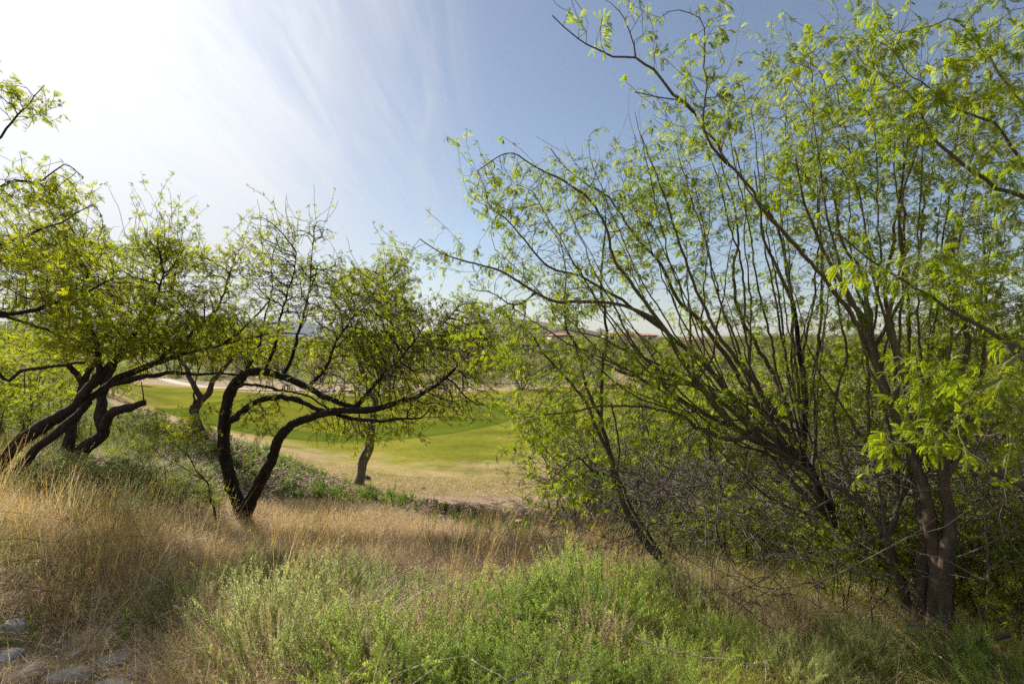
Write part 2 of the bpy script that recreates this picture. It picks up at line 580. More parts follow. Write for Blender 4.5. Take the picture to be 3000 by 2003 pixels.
def tube(P, Rr, sides=8, rough=0.0, seed=0.0, cap=True):
    """tube with parallel-transported frames; rough = relative radial bark relief"""
    P = np.asarray(P, float)
    n = len(P)
    T = np.gradient(P, axis=0)
    T /= np.linalg.norm(T, axis=1, keepdims=True) + 1e-9
    u = np.cross(T[0], (0.13, 0.9, 0.41))
    u /= np.linalg.norm(u)
    U = np.empty_like(P)
    for i in range(n):
        u = u - T[i] * (u @ T[i])
        u /= np.linalg.norm(u) + 1e-9
        U[i] = u
    B = np.cross(T, U)
    a = np.arange(sides) / sides * 2 * math.pi
    Rm = np.asarray(Rr, float)[:, None] * np.ones((1, sides))
    if rough:
        s_ = np.concatenate([[0], np.cumsum(np.linalg.norm(np.diff(P, axis=0), axis=1))])
        A = np.broadcast_to(a, (n, sides))
        Sg = np.broadcast_to(s_[:, None], (n, sides))
        r0 = float(np.mean(Rr)) + 1e-6
        rel = (.5 * np.sin(3 * A + 2.2 * np.sin(Sg * 5 + seed) + seed) + .4 * np.sin(7 * A + 3 * np.sin(Sg * 9 + seed * 2)) +
               .5 * np.sin(Sg * 17 + 2 * np.sin(A * 2 + seed)) * np.sin(A * 4 + Sg * 6) + .8 * R.uniform(-1, 1, (n, sides)))
        Rm = Rm * (1 + rough * rel)
    V = P[:, None, :] + Rm[:, :, None] * (np.cos(a)[None, :, None] * U[:, None, :] + np.sin(a)[None, :, None] * B[:, None, :])
    V = V.reshape(-1, 3)
    i = np.arange(n - 1)[:, None] * sides
    k = np.arange(sides)[None, :]
    k2 = (k + 1) % sides
    F = np.stack([i + k, i + k2, i + sides + k2, i + sides + k], -1).reshape(-1, 4)
    if cap:
        V = np.vstack([V, P[-1:] + T[-1:] * Rr[-1] * .4, P[:1]])
        c0, c1 = len(V) - 2, len(V) - 1
        b = (n - 1) * sides
        kk = np.arange(sides)
        k3 = (kk + 1) % sides
        e1 = np.stack([b + kk, b + k3, np.full(sides, c0), np.full(sides, c0)], -1)
        F = np.vstack([F, np.stack([b + kk, b + k3, np.full(sides, c0), b + kk], -1)[:0]])
        tri = [(int(b + x), int(b + y), c0) for x, y in zip(kk, k3)] + [(int(y), int(x), c1) for x, y in zip(kk, k3)]
        return V, F, tri
    return V, F, []


def tube_obj(name, P, Rr, mat, parent, sides=8, rough=0.0, seed=0.0):
    V, F, tri = tube(P, Rr, sides, rough, seed)
    me = bpy.data.meshes.new(name)
    me.from_pydata(V.tolist(), [], F.tolist() + tri)
    me.polygons.foreach_set('use_smooth', np.ones(len(me.polygons), bool))
    return obj(name, me, mat, parent)


def multi_tubes(chains, sides):
    """many thin chains at once: list of (P, R) -> V, F (fixed reference frames)"""
    Vs, Fs, n0 = [], [], 0
    a = np.arange(sides) / sides * 2 * math.pi
    ca, sa = np.cos(a), np.sin(a)
    for P, Rr in chains:
        n = len(P)
        if n < 2:
            continue
        T = np.empty_like(P)
        T[1:-1] = P[2:] - P[:-2]
        T[0] = P[1] - P[0]
        T[-1] = P[-1] - P[-2]
        ref = np.array([0.21, 0.87, -0.44])
        U = np.cross(T, ref)
        U /= np.linalg.norm(U, axis=1, keepdims=True) + 1e-9
        B = np.cross(T, U)
        B /= np.linalg.norm(B, axis=1, keepdims=True) + 1e-9
        V = P[:, None, :] + Rr[:, None, None] * (ca[None, :, None] * U[:, None, :] + sa[None, :, None] * B[:, None, :])
        i = np.arange(n - 1)[:, None] * sides
        k = np.arange(sides)[None, :]
        k2 = (k + 1) % sides
        Fs.append(np.stack([i + k, i + k2, i + sides + k2, i + sides + k], -1).reshape(-1, 4) + n0)
        Vs.append(V.reshape(-1, 3))
        n0 += n * sides
    return np.concatenate(Vs), np.concatenate(Fs)


# ------------------------------------------------------------------ trees
class Tree:
    def __init__(self, origin, step=.07, jit=.5, tip=.002, pexp=2.35, up=.1, mom=.5):
        self.o = np.array(origin, float)
        self.step, self.jit, self.tip, self.pexp, self.up, self.mom = step, jit, tip, pexp, up, mom
        self.P, self.par, self.gr, self.guides = [], [], [], []

    def guide(self, pts, r0, r1, attach=True, name='limb', grow=True, pxmode=True, sides=None):
        Q = np.array([Wp(*p) for p in pts]) if pxmode else np.array(pts, float)
        start = None
        if attach and self.P:
            A = np.array(self.P)
            start = int(np.argmin(((A - Q[0]) ** 2).sum(1)))
            Q = np.vstack([A[start], Q[1:]]) if np.linalg.norm(A[start] - Q[0]) < .25 else np.vstack([A[start], Q])
        C = catmull(Q, self.step)
        n = len(C)
        t = np.linspace(0, 1, n)
        amp = self.jit * self.step
        wob = np.cumsum(R.normal(0, 1, (n, 3)), axis=0)
        wob -= t[:, None] * wob[-1]
        wob = np.clip(wob, -5, 5) * amp * .3
        C = C + wob * np.sin(t * math.pi)[:, None] ** .5
        rr_ = r1 + (r0 - r1) * (1 - t) ** 1.35
        ids = []
        prev = start
        for i in range(n):
            if i == 0 and start is not None:
                ids.append(start)
                continue
            self.P.append(C[i])
            self.par.append(-1 if prev is None else prev)
            self.gr.append(rr_[i])
            prev = len(self.P) - 1
            ids.append(prev)
        self.guides.append((name, ids, rr_, grow, sides))
        return ids

    def colonize(self, A, infl=.9, kill=.11, iters=90, skip=.3, droop=0.0):
        kill *= .68
        P = [np.array(p) for p in self.P]
        ok = np.ones(len(P), bool)
        for name, ids, rr_, grow, _ in self.guides:
            k = len(ids)
            if not grow:
                ok[ids] = False
            elif name == 'trunk':
                ok[ids[:int(k * skip)]] = False
        par = list(self.par)
        PA = np.array(P)
        cand = np.nonzero(ok)[0]
        A = np.asarray(A)
        bi = np.full(len(A), -1)
        bd = np.full(len(A), 1e9)
        for i in range(0, len(A), 500):
            D = ((A[i:i + 500, None, :] - PA[None, cand, :]) ** 2).sum(-1)
            k = D.argmin(1)
            bi[i:i + 500] = cand[k]
            bd[i:i + 500] = D[np.arange(len(k)), k]
        alive = np.ones(len(A), bool)
        nch = {}
        for it in range(iters):
            alive &= bd > kill ** 2
            m = alive & (bd < infl ** 2)
            if not m.any():
                if it == 0 or infl > 3:
                    break
                infl *= 1.5
                continue
            idx = bi[m]
            d = A[m] - PA[idx]
            d /= np.linalg.norm(d, axis=1, keepdims=True) + 1e-9
            u, inv = np.unique(idx, return_inverse=True)
            acc = np.zeros((len(u), 3))
            np.add.at(acc, inv, d)
            acc /= np.linalg.norm(acc, axis=1, keepdims=True) + 1e-9
            pp = np.array([par[i] for i in u])
            pd = PA[u] - PA[np.maximum(pp, 0)]
            pd /= np.linalg.norm(pd, axis=1, keepdims=True) + 1e-9
            nd = acc * (1 - self.mom * .7) + pd * self.mom * .7 + R.normal(0, .17, acc.shape) + np.array([0, 0, self.up - droop])
            nd /= np.linalg.norm(nd, axis=1, keepdims=True)
            keep = np.array([nch.get(int(i), 0) < 3 for i in u])
            if not keep.any():
                break
            # attractors whose node is exhausted are dropped
            ex = set(int(i) for i in u[~keep])
            if ex:
                alive &= ~np.isin(bi, list(ex))
            u, nd = u[keep], nd[keep]
            newP = PA[u] + nd * self.step
            base = len(PA)
            for i in u:
                nch[int(i)] = nch.get(int(i), 0) + 1
                par.append(int(i))
            PA = np.vstack([PA, newP])
            ia = np.nonzero(alive)[0]
            for s0 in range(0, len(ia), 2000):
                q = ia[s0:s0 + 2000]
                D = ((A[q][:, None, :] - newP[None]) ** 2).sum(-1)
                k = D.argmin(1)
                dm = D[np.arange(len(q)), k]
                b = dm < bd[q]
                bd[q[b]] = dm[b]
                bi[q[b]] = base + k[b]
        self.PA = PA
        self.para = np.array(par)
        return self

    def shoots(self, n, L=(.25, .7), up=.35, thin=.004):
        """long wispy shoots that break the crown's outline"""
        self.finish()
        c = np.nonzero((self.rad < thin) & (np.arange(len(self.PA)) >= len(self.P)))[0]
        if not len(c):
            return self
        cen = self.PA[c].mean(0)
        # prefer the outer nodes
        dist = np.linalg.norm(self.PA[c] - cen, axis=1)
        w_ = dist ** 2 / (dist ** 2).sum()
        pick = R.choice(c, n, p=w_)
        newP, newpar = [], []
        base = len(self.PA)
        for i in pick:
            o_ = self.PA[i] - cen
            o_ /= np.linalg.norm(o_) + 1e-9
            pd = self.PA[i] - self.PA[max(self.para[i], 0)]
            pd /= np.linalg.norm(pd) + 1e-9
            d = o_ * .8 + pd * .6 + np.array([0, 0, up]) + R.normal(0, .25, 3)
            p, pr = self.PA[i], i
            for k in range(int(R.uniform(*L) / self.step)):
                d = d / np.linalg.norm(d) + R.normal(0, .13, 3) + np.array([0, 0, .02])
                d /= np.linalg.norm(d)
                p = p + d * self.step
                newP.append(p)
                newpar.append(pr)
                pr = base + len(newP) - 1
        self.PA = np.vstack([self.PA, np.array(newP)])
        self.para = np.concatenate([self.para, np.array(newpar, int)])
        return self

    def finish(self):
        n = len(self.PA)
        par = self.para
        acc = np.zeros(n)
        kids = [[] for _ in range(n)]
        for i in range(n - 1, -1, -1):
            if not kids[i]:
                acc[i] = self.tip ** self.pexp
            if par[i] >= 0:
                kids[par[i]].append(i)
                acc[par[i]] += acc[i]
        # order matters: children have larger indices, so the sums above are complete
        rad_ = acc ** (1 / self.pexp)
        hgt = np.zeros(n, int)
        for i in range(n - 1, -1, -1):
            if par[i] >= 0:
                hgt[par[i]] = max(hgt[par[i]], hgt[i] + 1)
        self.rad, self.kids, self.hgt = rad_, kids, hgt
        return self

    def build(self, name, label, cat, trunkmat, twigmat, spr, key, group=None, leaf=1.0, leafh=7, lscale=1.0, wig=1.0, gsides=10, leafdroop=.25, limbmat=None, rough=.10):
        self.finish()
        o = self.o
        root = empty(name, tuple(o))
        tag(root, label, cat, group)
        ng = len(self.P)
        for gi, (nm, ids, rr_, grow, sides) in enumerate(self.guides):
            P = self.PA[ids] - o
            r = np.maximum(rr_, np.minimum(self.rad[ids], rr_ * 1.25))
            P2 = catmull(P, self.step * .5) if rr_[0] > .03 else P
            r2 = np.interp(np.linspace(0, 1, len(P2)), np.linspace(0, 1, len(P)), r)
            if nm == 'trunk' and rr_[0] > .03:     # flared foot and a few swollen knots
                s2 = np.concatenate([[0], np.cumsum(np.linalg.norm(np.diff(P2, axis=0), axis=1))])
                r2 = r2 * (1 + .55 * np.exp(-s2 / .16))
            if rr_[0] > .03:
                for kn in range(3):
                    c_ = random.uniform(.1, .9) * len(r2)
                    r2 = r2 * (1 + random.uniform(.08, .22) * np.exp(-((np.arange(len(r2)) - c_) / 1.6) ** 2))
            tube_obj(nm, P2, r2, (trunkmat if nm == 'trunk' else (limbmat or trunkmat)) if rr_[0] > .012 else twigmat, root, sides or (gsides if rr_[0] > .03 else 6), rough if rr_[0] > .03 else .05, gi * 1.7)
        # twig chains
        chains = []
        par, kids, rad_ = self.para, self.kids, self.rad
        n = len(self.PA)
        isstart = []
        for i in range(ng, n):
            p = par[i]
            if p < ng:
                isstart.append(i)
            else:
                best = max(kids[p], key=lambda c: acc_(rad_, c))
                if best != i:
                    isstart.append(i)
        for s0 in isstart:
            ch = [par[s0], s0]
            c = s0
            while kids[c]:
                c = max(kids[c], key=lambda k: acc_(rad_, k))
                ch.append(c)
            rr_ = rad_[ch].copy()
            rr_[0] = rr_[1] * 1.05
            rr_ = np.minimum(rr_, np.maximum(rr_[0], .002))
            rr_[-1] *= .6
            chains.append((self.PA[ch] - o, rr_))
        if chains:
            thick = [c for c in chains if c[1][0] > .009]
            thin = [c for c in chains if c[1][0] <= .009]
            vf = []
            if thick:
                V, F = multi_tubes(thick, 5)
                vf.append((V, F))
            if thin:
                V, F = multi_tubes(thin, 3)
                vf.append((V, F))
            V, F = cat_parts(vf)
            tw = obj('twigs', mesh_np('twigs', V, F, True), twigmat, root)
            tw['kind'] = 'stuff'
        # leaves
        if leaf > 0:
            cand = np.nonzero((self.hgt <= leafh) & (np.arange(n) >= ng))[0]
            pr = leaf * (1 - .5 * self.hgt[cand] / max(leafh, 1))
            # leafiness varies in clumps
            cl = vnoise(self.PA[cand], 2.1, wig * 3) * .5 + vnoise(self.PA[cand], 5.3, wig * 7) * .3
            pr = pr * np.clip(.75 + cl * 1.3, .12, 1.6)
            reps = np.floor(pr).astype(int) + (R.random(len(cand)) < (pr % 1))
            idx = np.repeat(cand, reps)
            if len(idx):
                d = self.PA[idx] - self.PA[par[idx]]
                d /= np.linalg.norm(d, axis=1, keepdims=True) + 1e-9
                X = d * .7 + R.normal(0, .55, d.shape) + np.array([0, 0, -leafdroop])
                Z = R.normal(0, .45, d.shape) + np.array([0, 0, 1.0])
                rot = euler_from_axes(X, Z)
                pos = self.PA[idx] - o - d * R.random((len(idx), 1)) * self.step
                sc = R.uniform(.55, 1.15, len(idx)) * lscale
                scatter('foliage', key, spr, pos, rot, sc, root)
            self.nleaf = len(idx)
        return root


def fan(T, srcs, tgts, r0=.014, r1=.003, dj=.35):
    """thin upright stems from points low on the tree, curving up to the tips"""
    for i, (tx, ty) in enumerate(tgts):
        sx, sy, sd = srcs[i % len(srcs)]
        d2 = sd + random.uniform(-dj, dj)
        L = math.hypot(tx - sx, ty - sy)
        q = [(sx, sy, sd)]
        for f_, o_ in ((.3, .10), (.62, .09)):
            q.append((sx + (tx - sx) * (f_ + .06) + random.uniform(-.025, .025) * L, sy + (ty - sy) * (f_ - o_) + random.uniform(-.02, .02) * L, sd + (d2 - sd) * f_))
        q.append((tx, ty, d2))
        T.guide(q, r0 * random.uniform(.7, 1.25), r1)


def acc_(rad_, c):
    return rad_[c]


def blob(px, py, d, rx, ry, rd, n, pw=.5):
    """n points in an ellipsoid given by photo position, distance, pixel radii and depth radius (metres)"""
    v = R.normal(0, 1, (n, 3))
    v /= np.linalg.norm(v, axis=1, keepdims=True)
    v *= R.random((n, 1)) ** pw
    ang = np.arctan2(v[:, 2], v[:, 0])
    ph_ = px * .013 + py * .007
    v *= (1 + .16 * np.sin(ang * 5 + ph_) + .12 * np.sin(ang * 9 + ph_ * 2.3))[:, None]
    return Wp(px, py, d) + np.stack([v[:, 0] * rx / FPX * d, v[:, 1] * rd, v[:, 2] * ry / FPX * d], 1)


def blobs(L, k=2.6):
    A = np.concatenate([blob(*(list(b[:6]) + [int(b[6] * k * 1.5)])) for b in L])
    # uneven crown: gaps and clumps
    sc_ = 9.0 / max(3.0, float(np.mean(A[:, 1])))
    q = vnoise(A, 1.5 * sc_, 4.2) * .6 + vnoise(A, 3.4 * sc_, 8.1) * .5
    return A[q > -.12]


def base_fix(pts, sink=.08):
    """put the first guide point onto the ground"""
    p = Wp(*pts[0])
    z = float(H(p[0], p[1])[0]) - sink
    py = HY + (EYE - z) / pts[0][2] * FPX
    return [(pts[0][0], py, pts[0][2])] + list(pts[1:])


def org(pts):
    p = Wp(*pts[0])
    return (p[0], p[1], float(H(p[0], p[1])[0]))

# ------------------------------------------------------------------ ground
def polar_ground():
    azf = np.arange(-66, 66.01, .42)
    azb = np.arange(70, 290.01, 4.0)
    az = np.radians(np.concatenate([azf, azb]))
    rs = np.concatenate([[.25, .5], np.exp(np.linspace(math.log(.8), math.log(9000), 320))])
    A, RR = np.meshgrid(az, rs)
    x, y = (RR * np.sin(A)).ravel(), (RR * np.cos(A)).ravel()
    x = np.append(x, 0.0)
    y = np.append(y, 0.0)
    z = H(x, y)
    V = np.stack([x, y, z], 1)
    na, nr = len(az), len(rs)
    i = np.arange(nr - 1)[:, None] * na
    k = np.arange(na)[None, :]
    k2 = (k + 1) % na
    F = np.stack([i + k, i + k2, i + na + k2, i + na + k], -1).reshape(-1, 4)[:, ::-1]
    c = len(V) - 1
    T3 = np.stack([np.full(na, c), (np.arange(na) + 1) % na, np.arange(na)], -1)
    return V, F, T3


def zones(P):
    """ground-cover weights of world points: mulch, pale straw, green weeds, bare soil"""
    d = np.maximum(P[:, 1], .4)
    n_x = vnoise(P, .9, 1) * .6 + vnoise(P, 2.7, 2) * .5
    px = HX + P[:, 0] / d * FPX + n_x * 420 / d
    py = HY + (EYE - P[:, 2]) / d * FPX + n_x * 170 / d
    f = P[:, 1] > .5
    mul = inpoly(px, py, [(560, 1260), (640, 1275), (900, 1375), (1060, 1440), (1300, 1480), (1560, 1530), (1640, 1600), (1380, 1590), (1150, 1520), (860, 1485), (600, 1500), (520, 1420), (450, 1290)]) & f & (P[:, 1] < 21)
    soil = inpoly(px, py, [(1060, 1425), (1250, 1430), (1500, 1425), (1620, 1370), (3000, 1300), (3000, 1500), (2400, 1560), (1800, 1600), (1560, 1540), (1300, 1480)]) & f
    gr = inpoly(px, py, [(0, 1000), (0, 1430), (200, 1500), (420, 1520), (600, 1450), (560, 1330), (470, 1235), (330, 1190), (300, 1080), (400, 1000)]) & f
    return mul.astype(float), soil.astype(float), gr.astype(float)


V, F, T3 = polar_ground()
mul, soil, gr = zones(V)
far = np.clip((np.hypot(V[:, 0], V[:, 1]) - 45) / 30, 0, 1)
gme = bpy.data.meshes.new('ground')
gme.from_pydata(V.tolist(), [], F.tolist() + T3.tolist())
gme.polygons.foreach_set('use_smooth', np.ones(len(gme.polygons), bool))
for nm, a in (('mulch', mul), ('soil', soil), ('verdure', gr), ('far', far)):
    at = gme.attributes.new(nm, 'FLOAT', 'POINT')
    at.data.foreach_set('value', a.astype(np.float32))

m, t = newmat('ground')
tco = N(t, 'ShaderNodeTexCoord')
O = tco.outputs['Object']
na1 = N(t, 'ShaderNodeTexNoise', ins={0: O, 'Scale': 1.1, 'Detail': 6.0, 'Roughness': .6})
na2 = N(t, 'ShaderNodeTexNoise', ins={0: O, 'Scale': 14.0, 'Detail': 8.0, 'Roughness': .7})
na3 = N(t, 'ShaderNodeTexNoise', ins={0: O, 'Scale': 90.0, 'Detail': 4.0, 'Roughness': .7})
vor = N(t, 'ShaderNodeTexVoronoi', ins={0: O, 'Scale': 34.0, 'Randomness': 1.0})
straw = RAMP(t, na2.outputs[0], [(.3, (.20, .135, .075)), (.5, (.33, .235, .135)), (.72, (.45, .34, .21))])
soilc = RAMP(t, na2.outputs[0], [(.3, (.23, .155, .105)), (.55, (.34, .245, .165)), (.75, (.42, .31, .22))])
chip = RAMP(t, vor.outputs['Color'], [(.15, (.09, .062, .04)), (.5, (.19, .135, .09)), (.85, (.34, .265, .195))])
verd = RAMP(t, na2.outputs[0], [(.3, (.06, .06, .025)), (.55, (.115, .11, .045)), (.75, (.20, .165, .085))])
farc = RAMP(t, na1.outputs[0], [(.35, (.14, .125, .06)), (.5, (.23, .185, .11)), (.68, (.32, .25, .16))])


def attr(t, nm):
    return N(t, 'ShaderNodeAttribute', attribute_name=nm).outputs['Fac']


c = MIX(t, attr(t, 'soil'), straw, soilc)
c = MIX(t, attr(t, 'verdure'), c, verd)
c = MIX(t, attr(t, 'mulch'), c, chip)
c = MIX(t, attr(t, 'far'), c, farc)
c = MIX(t, M_(t, 'MULTIPLY', M_(t, 'SUBTRACT', na1.outputs[0], .42, clamp=True), 1.4, clamp=True), c, MIX(t, .5, c, (.16, .11, .075)))
hh = M_(t, 'ADD', M_(t, 'MULTIPLY', na2.outputs[0], 1.0), M_(t, 'MULTIPLY', na3.outputs[0], .35))
bm = N(t, 'ShaderNodeBump', ins={'Strength': .9, 'Distance': .05, 'Height': hh})
p = N(t, 'ShaderNodeBsdfPrincipled', ins={'Base Color': c, 'Roughness': .95, 'Specular IOR Level': .1, 'Normal': bm.outputs[0]})
out(t, p.outputs[0])
g = obj('ground', gme, m)
tag(g, 'tan straw covered slope falling away from the viewer to the golf green', 'ground', kind='structure')


def star_sheet(name, cx, cy, radf, dz, nrings, nang, mat, edgepow=1.0):
    th = np.arange(nang) / nang * 2 * math.pi
    rr_ = radf(th)
    ts = np.linspace(0, 1, nrings + 1)[1:] ** .8
    x = np.concatenate([[cx], (cx + ts[:, None] * rr_[None] * np.cos(th)[None]).ravel()])
    y = np.concatenate([[cy], (cy + ts[:, None] * rr_[None] * np.sin(th)[None]).ravel()])
    z = H(x, y) + dz
    z[-nang:] -= dz + .03
    edge = np.concatenate([[0], np.repeat(ts, nang)])
    V = np.stack([x, y, z], 1)
    i = 1 + np.arange(nrings - 1)[:, None] * nang
    k = np.arange(nang)[None]
    k2 = (k + 1) % nang
    F = np.stack([i + k, i + nang + k, i + nang + k2, i + k2], -1).reshape(-1, 4)
    T = np.stack([np.zeros(nang, int), 1 + np.arange(nang), 1 + (np.arange(nang) + 1) % nang], -1)
    me = bpy.data.meshes.new(name)
    me.from_pydata(V.tolist(), [], F.tolist() + T.tolist())
    me.polygons.foreach_set('use_smooth', np.ones(len(me.polygons), bool))
    a = me.attributes.new('edge', 'FLOAT', 'POINT')
    a.data.foreach_set('value', edge.astype(np.float32))
    return obj(name, me, mat)


def polyrad(cx, cy, pts):
    pts = np.array(pts, float)
    th = np.arctan2(pts[:, 1] - cy, pts[:, 0] - cx)
    r = np.hypot(pts[:, 0] - cx, pts[:, 1] - cy)
    o_ = np.argsort(th)
    th, r = th[o_], r[o_]
    th3 = np.concatenate([th - 2 * math.pi, th, th + 2 * math.pi])
    r3 = np.concatenate([r, r, r])

    def f(q):
        q = (q + math.pi) % (2 * math.pi) - math.pi
        v = sum(np.interp(q + o2, th3, r3) for o2 in (-.06, -.03, 0, .03, .06)) / 5
        return v * (1 + .012 * np.sin(q * 23) + .008 * np.sin(q * 41 + 1))
    return f


def X(px, d):
    return ((px - HX) / FPX * d, d)


def lawnmat(name, a, b, c_, stripe=0.0, dry=None):
    m, t = newmat(name)
    tco = N(t, 'ShaderNodeTexCoord')
    O = tco.outputs['Object']
    n1 = N(t, 'ShaderNodeTexNoise', ins={0: O, 'Scale': .35, 'Detail': 5.0, 'Roughness': .6})
    n2 = N(t, 'ShaderNodeTexNoise', ins={0: O, 'Scale': 6.0, 'Detail': 8.0, 'Roughness': .75})
    f = M_(t, 'ADD', M_(t, 'MULTIPLY', n1.outputs[0], .75), M_(t, 'ADD', M_(t, 'MULTIPLY', n2.outputs[0], .55), -.14))
    cc = RAMP(t, f, [(.36, a), (.53, b), (.68, c_)])
    if dry:
        e = N(t, 'ShaderNodeAttribute', attribute_name='edge').outputs['Fac']
        n3 = N(t, 'ShaderNodeTexNoise', ins={0: O, 'Scale': .8, 'Detail': 8.0, 'Roughness': .7})
        k = M_(t, 'ADD', M_(t, 'MULTIPLY', M_(t, 'SUBTRACT', e, .77), 3.4), M_(t, 'MULTIPLY', M_(t, 'SUBTRACT', n3.outputs[0], .5), 2.6), clamp=True)
        cc = MIX(t, k, cc, dry)
    b_ = N(t, 'ShaderNodeBump', ins={'Strength': .55, 'Distance': .04, 'Height': n2.outputs[0]})
    p = N(t, 'ShaderNodeBsdfPrincipled', ins={'Base Color': cc, 'Roughness': .9, 'Specular IOR Level': .0, 'Normal': b_.outputs[0], 'Sheen Weight': .04, 'Sheen Roughness': .5})
    p.inputs['Sheen Tint'].default_value = (.7, .8, .3, 1)
    out(t, p.outputs[0])
    return m


lawn_pts = [X(640, 19.3), X(760, 17.6), X(900, 16.3), X(1100, 15.2), X(1300, 14.2), X(1480, 14.1), X(1600, 15.6), X(1800, 18), X(2200, 22), X(2600, 32), X(2350, 44), X(2000, 56), X(1700, 60),
            X(1400, 52), X(1100, 47), X(950, 44.5), X(820, 44.0), X(700, 44.2), X(560, 47), X(430, 52), X(300, 55), X(240, 47), X(250, 36), X(310, 26), X(400, 21.5), X(500, 19.3)]
lw = star_sheet('lawn', -4, 30, polyrad(-4, 30, lawn_pts), .035, 46, 320, lawnmat('lawn', (.088, .10, .012), (.155, .158, .020), (.25, .215, .04), dry=(.38, .275, .155)))
tag(lw, 'mown yellow green fairway around the golf green, drying to tan along its near edge', 'lawn', kind='structure')
ell = lambda a, b: (lambda q: a * b / np.sqrt((b * np.cos(q)) ** 2 + (a * np.sin(q)) ** 2) * (1 + .03 * np.sin(q * 3 + 1)))
cg = star_sheet('green_collar', -8.7, 32.2, ell(9.2, 11.6), .06, 20, 220, lawnmat('green_collar', (.058, .084, .007), (.085, .11, .010), (.12, .13, .014)))
tag(cg, 'darker green ring of fringe grass around the putting green', 'lawn', kind='structure')
pg = star_sheet('putting_green', -9.4, 33.2, ell(7.0, 9.6), .08, 16, 220, lawnmat('putting_green', (.10, .11, .009), (.135, .137, .013), (.175, .165, .02)))
tag(pg, 'smooth pale yellow green putting surface beyond the forked tree', 'putting green', kind='structure')

# cart path
pp = catmull([X(480, 58) + (0,), X(540, 52) + (0,), X(620, 48) + (0,), X(730, 46.6) + (0,), X(840, 46.2) + (0,), X(960, 47.5) + (0,), X(1100, 52) + (0,), X(1300, 60) + (0,), X(1600, 70) + (0,)], .8)
T_ = np.gradient(pp, axis=0)
T_ /= np.linalg.norm(T_, axis=1, keepdims=True)
Nn = np.stack([-T_[:, 1], T_[:, 0], T_[:, 2]], 1)
L_, Rt = pp + Nn * .6, pp - Nn * .6
for Q, up_ in ((L_, .06), (Rt, .06)):
    Q[:, 2] = H(Q[:, 0], Q[:, 1]) + up_
L2, R2 = L_ - [0, 0, .3], Rt - [0, 0, .3]
n_ = len(pp)
V = np.concatenate([L2, L_, Rt, R2])
i = np.arange(n_ - 1)
F = np.concatenate([np.stack([i + a * n_, i + 1 + a * n_, i + 1 + (a + 1) * n_, i + (a + 1) * n_], -1) for a in range(3)])
po = obj('cart_path', mesh_np('cart_path', V, F), plain('concrete', (.36, .30, .24), .85, 1.5, .12, .2, 20))
tag(po, 'pale concrete cart path running behind the putting green', 'path', kind='structure')


# ------------------------------------------------------------------ hills
def ridge(name, prof, dist, depth, nz, mat, seed, bumps=1.0):
    pxs = np.array([p[0] for p in prof], float)
    tops = np.array([p[1] for p in prof], float)
    u = np.linspace(pxs[0], pxs[-1], 260)
    crest = np.interp(u, pxs, tops)
    h = (HY - crest) / FPX * dist + EYE
    v = np.linspace(-1, 1, 46)
    U, Vv = np.meshgrid(u, v)
    x = (U - HX) / FPX * dist * (1 + 0 * Vv)
    y = dist + Vv * depth
    Pn = np.stack([x.ravel() / dist * 20, y.ravel() / dist * 20, 0 * x.ravel()], 1)
    nn = (vnoise(Pn, 1.3, seed) * .5 + vnoise(Pn, 3.1, seed + 1) * .3 + vnoise(Pn, 7.3, seed + 2) * .2).reshape(x.shape)
    ridgen = (1 - np.abs(vnoise(Pn, 2.0, seed + 4)) * 1.2).reshape(x.shape)
    prof_ = np.clip(1 - np.abs(Vv) ** 1.25, 0, 1)
    z = np.interp(U.ravel(), u, h).reshape(U.shape) * prof_ * (1 + nn * .22 * bumps * (1 - prof_ * .75) + .12 * bumps * (ridgen - .5) * (1 - prof_ * .6)) - 3
    V = np.stack([x.ravel(), y.ravel(), z.ravel()], 1)
    nu = len(u)
    i = np.arange(len(v) - 1)[:, None] * nu
    k = np.arange(nu - 1)[None]
    F = np.stack([i + k, i + k + 1, i + nu + k + 1, i + nu + k], -1).reshape(-1, 4)
    return obj(name, mesh_np(name, V, F, True), mat)


def hillmat(name, a, b, c_, sc):
    m, t = newmat(name)
    tco = N(t, 'ShaderNodeTexCoord')
    n1 = N(t, 'ShaderNodeTexNoise', ins={0: tco.outputs['Object'], 'Scale': sc, 'Detail': 10.0, 'Roughness': .72})
    cc = RAMP(t, n1.outputs[0], [(.38, a), (.5, b), (.64, c_)])
    bb = N(t, 'ShaderNodeBump', ins={'Strength': .8, 'Distance': 6.0, 'Height': n1.outputs[0]})
    p = N(t, 'ShaderNodeBsdfPrincipled', ins={'Base Color': cc, 'Roughness': .95, 'Specular IOR Level': .1, 'Normal': bb.outputs[0]})
    out(t, p.outputs[0])
    return m


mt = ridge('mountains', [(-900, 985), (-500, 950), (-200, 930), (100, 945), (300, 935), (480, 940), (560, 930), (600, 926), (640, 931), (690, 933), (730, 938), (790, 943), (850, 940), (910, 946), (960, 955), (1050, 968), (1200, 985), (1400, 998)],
           7000, 1200, 60, hillmat('mountains', (.05, .07, .105), (.08, .105, .145), (.12, .14, .175), .004), 3.0)  # most of the blue of distance haze is painted into the rock colour
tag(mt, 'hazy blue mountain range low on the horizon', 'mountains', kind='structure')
hl = ridge('hill', [(1150, 1000), (1250, 975), (1330, 950), (1400, 934), (1450, 928), (1490, 927), (1540, 931), (1600, 940), (1680, 952), (1740, 965), (1830, 982), (1950, 996), (2050, 1002)],
           1100, 260, 60, hillmat('hill', (.075, .075, .045), (.17, .145, .11), (.27, .225, .185), .06), 9.0, .6)
tag(hl, 'grey brown rounded hill rising behind the far houses', 'hill', kind='structure')

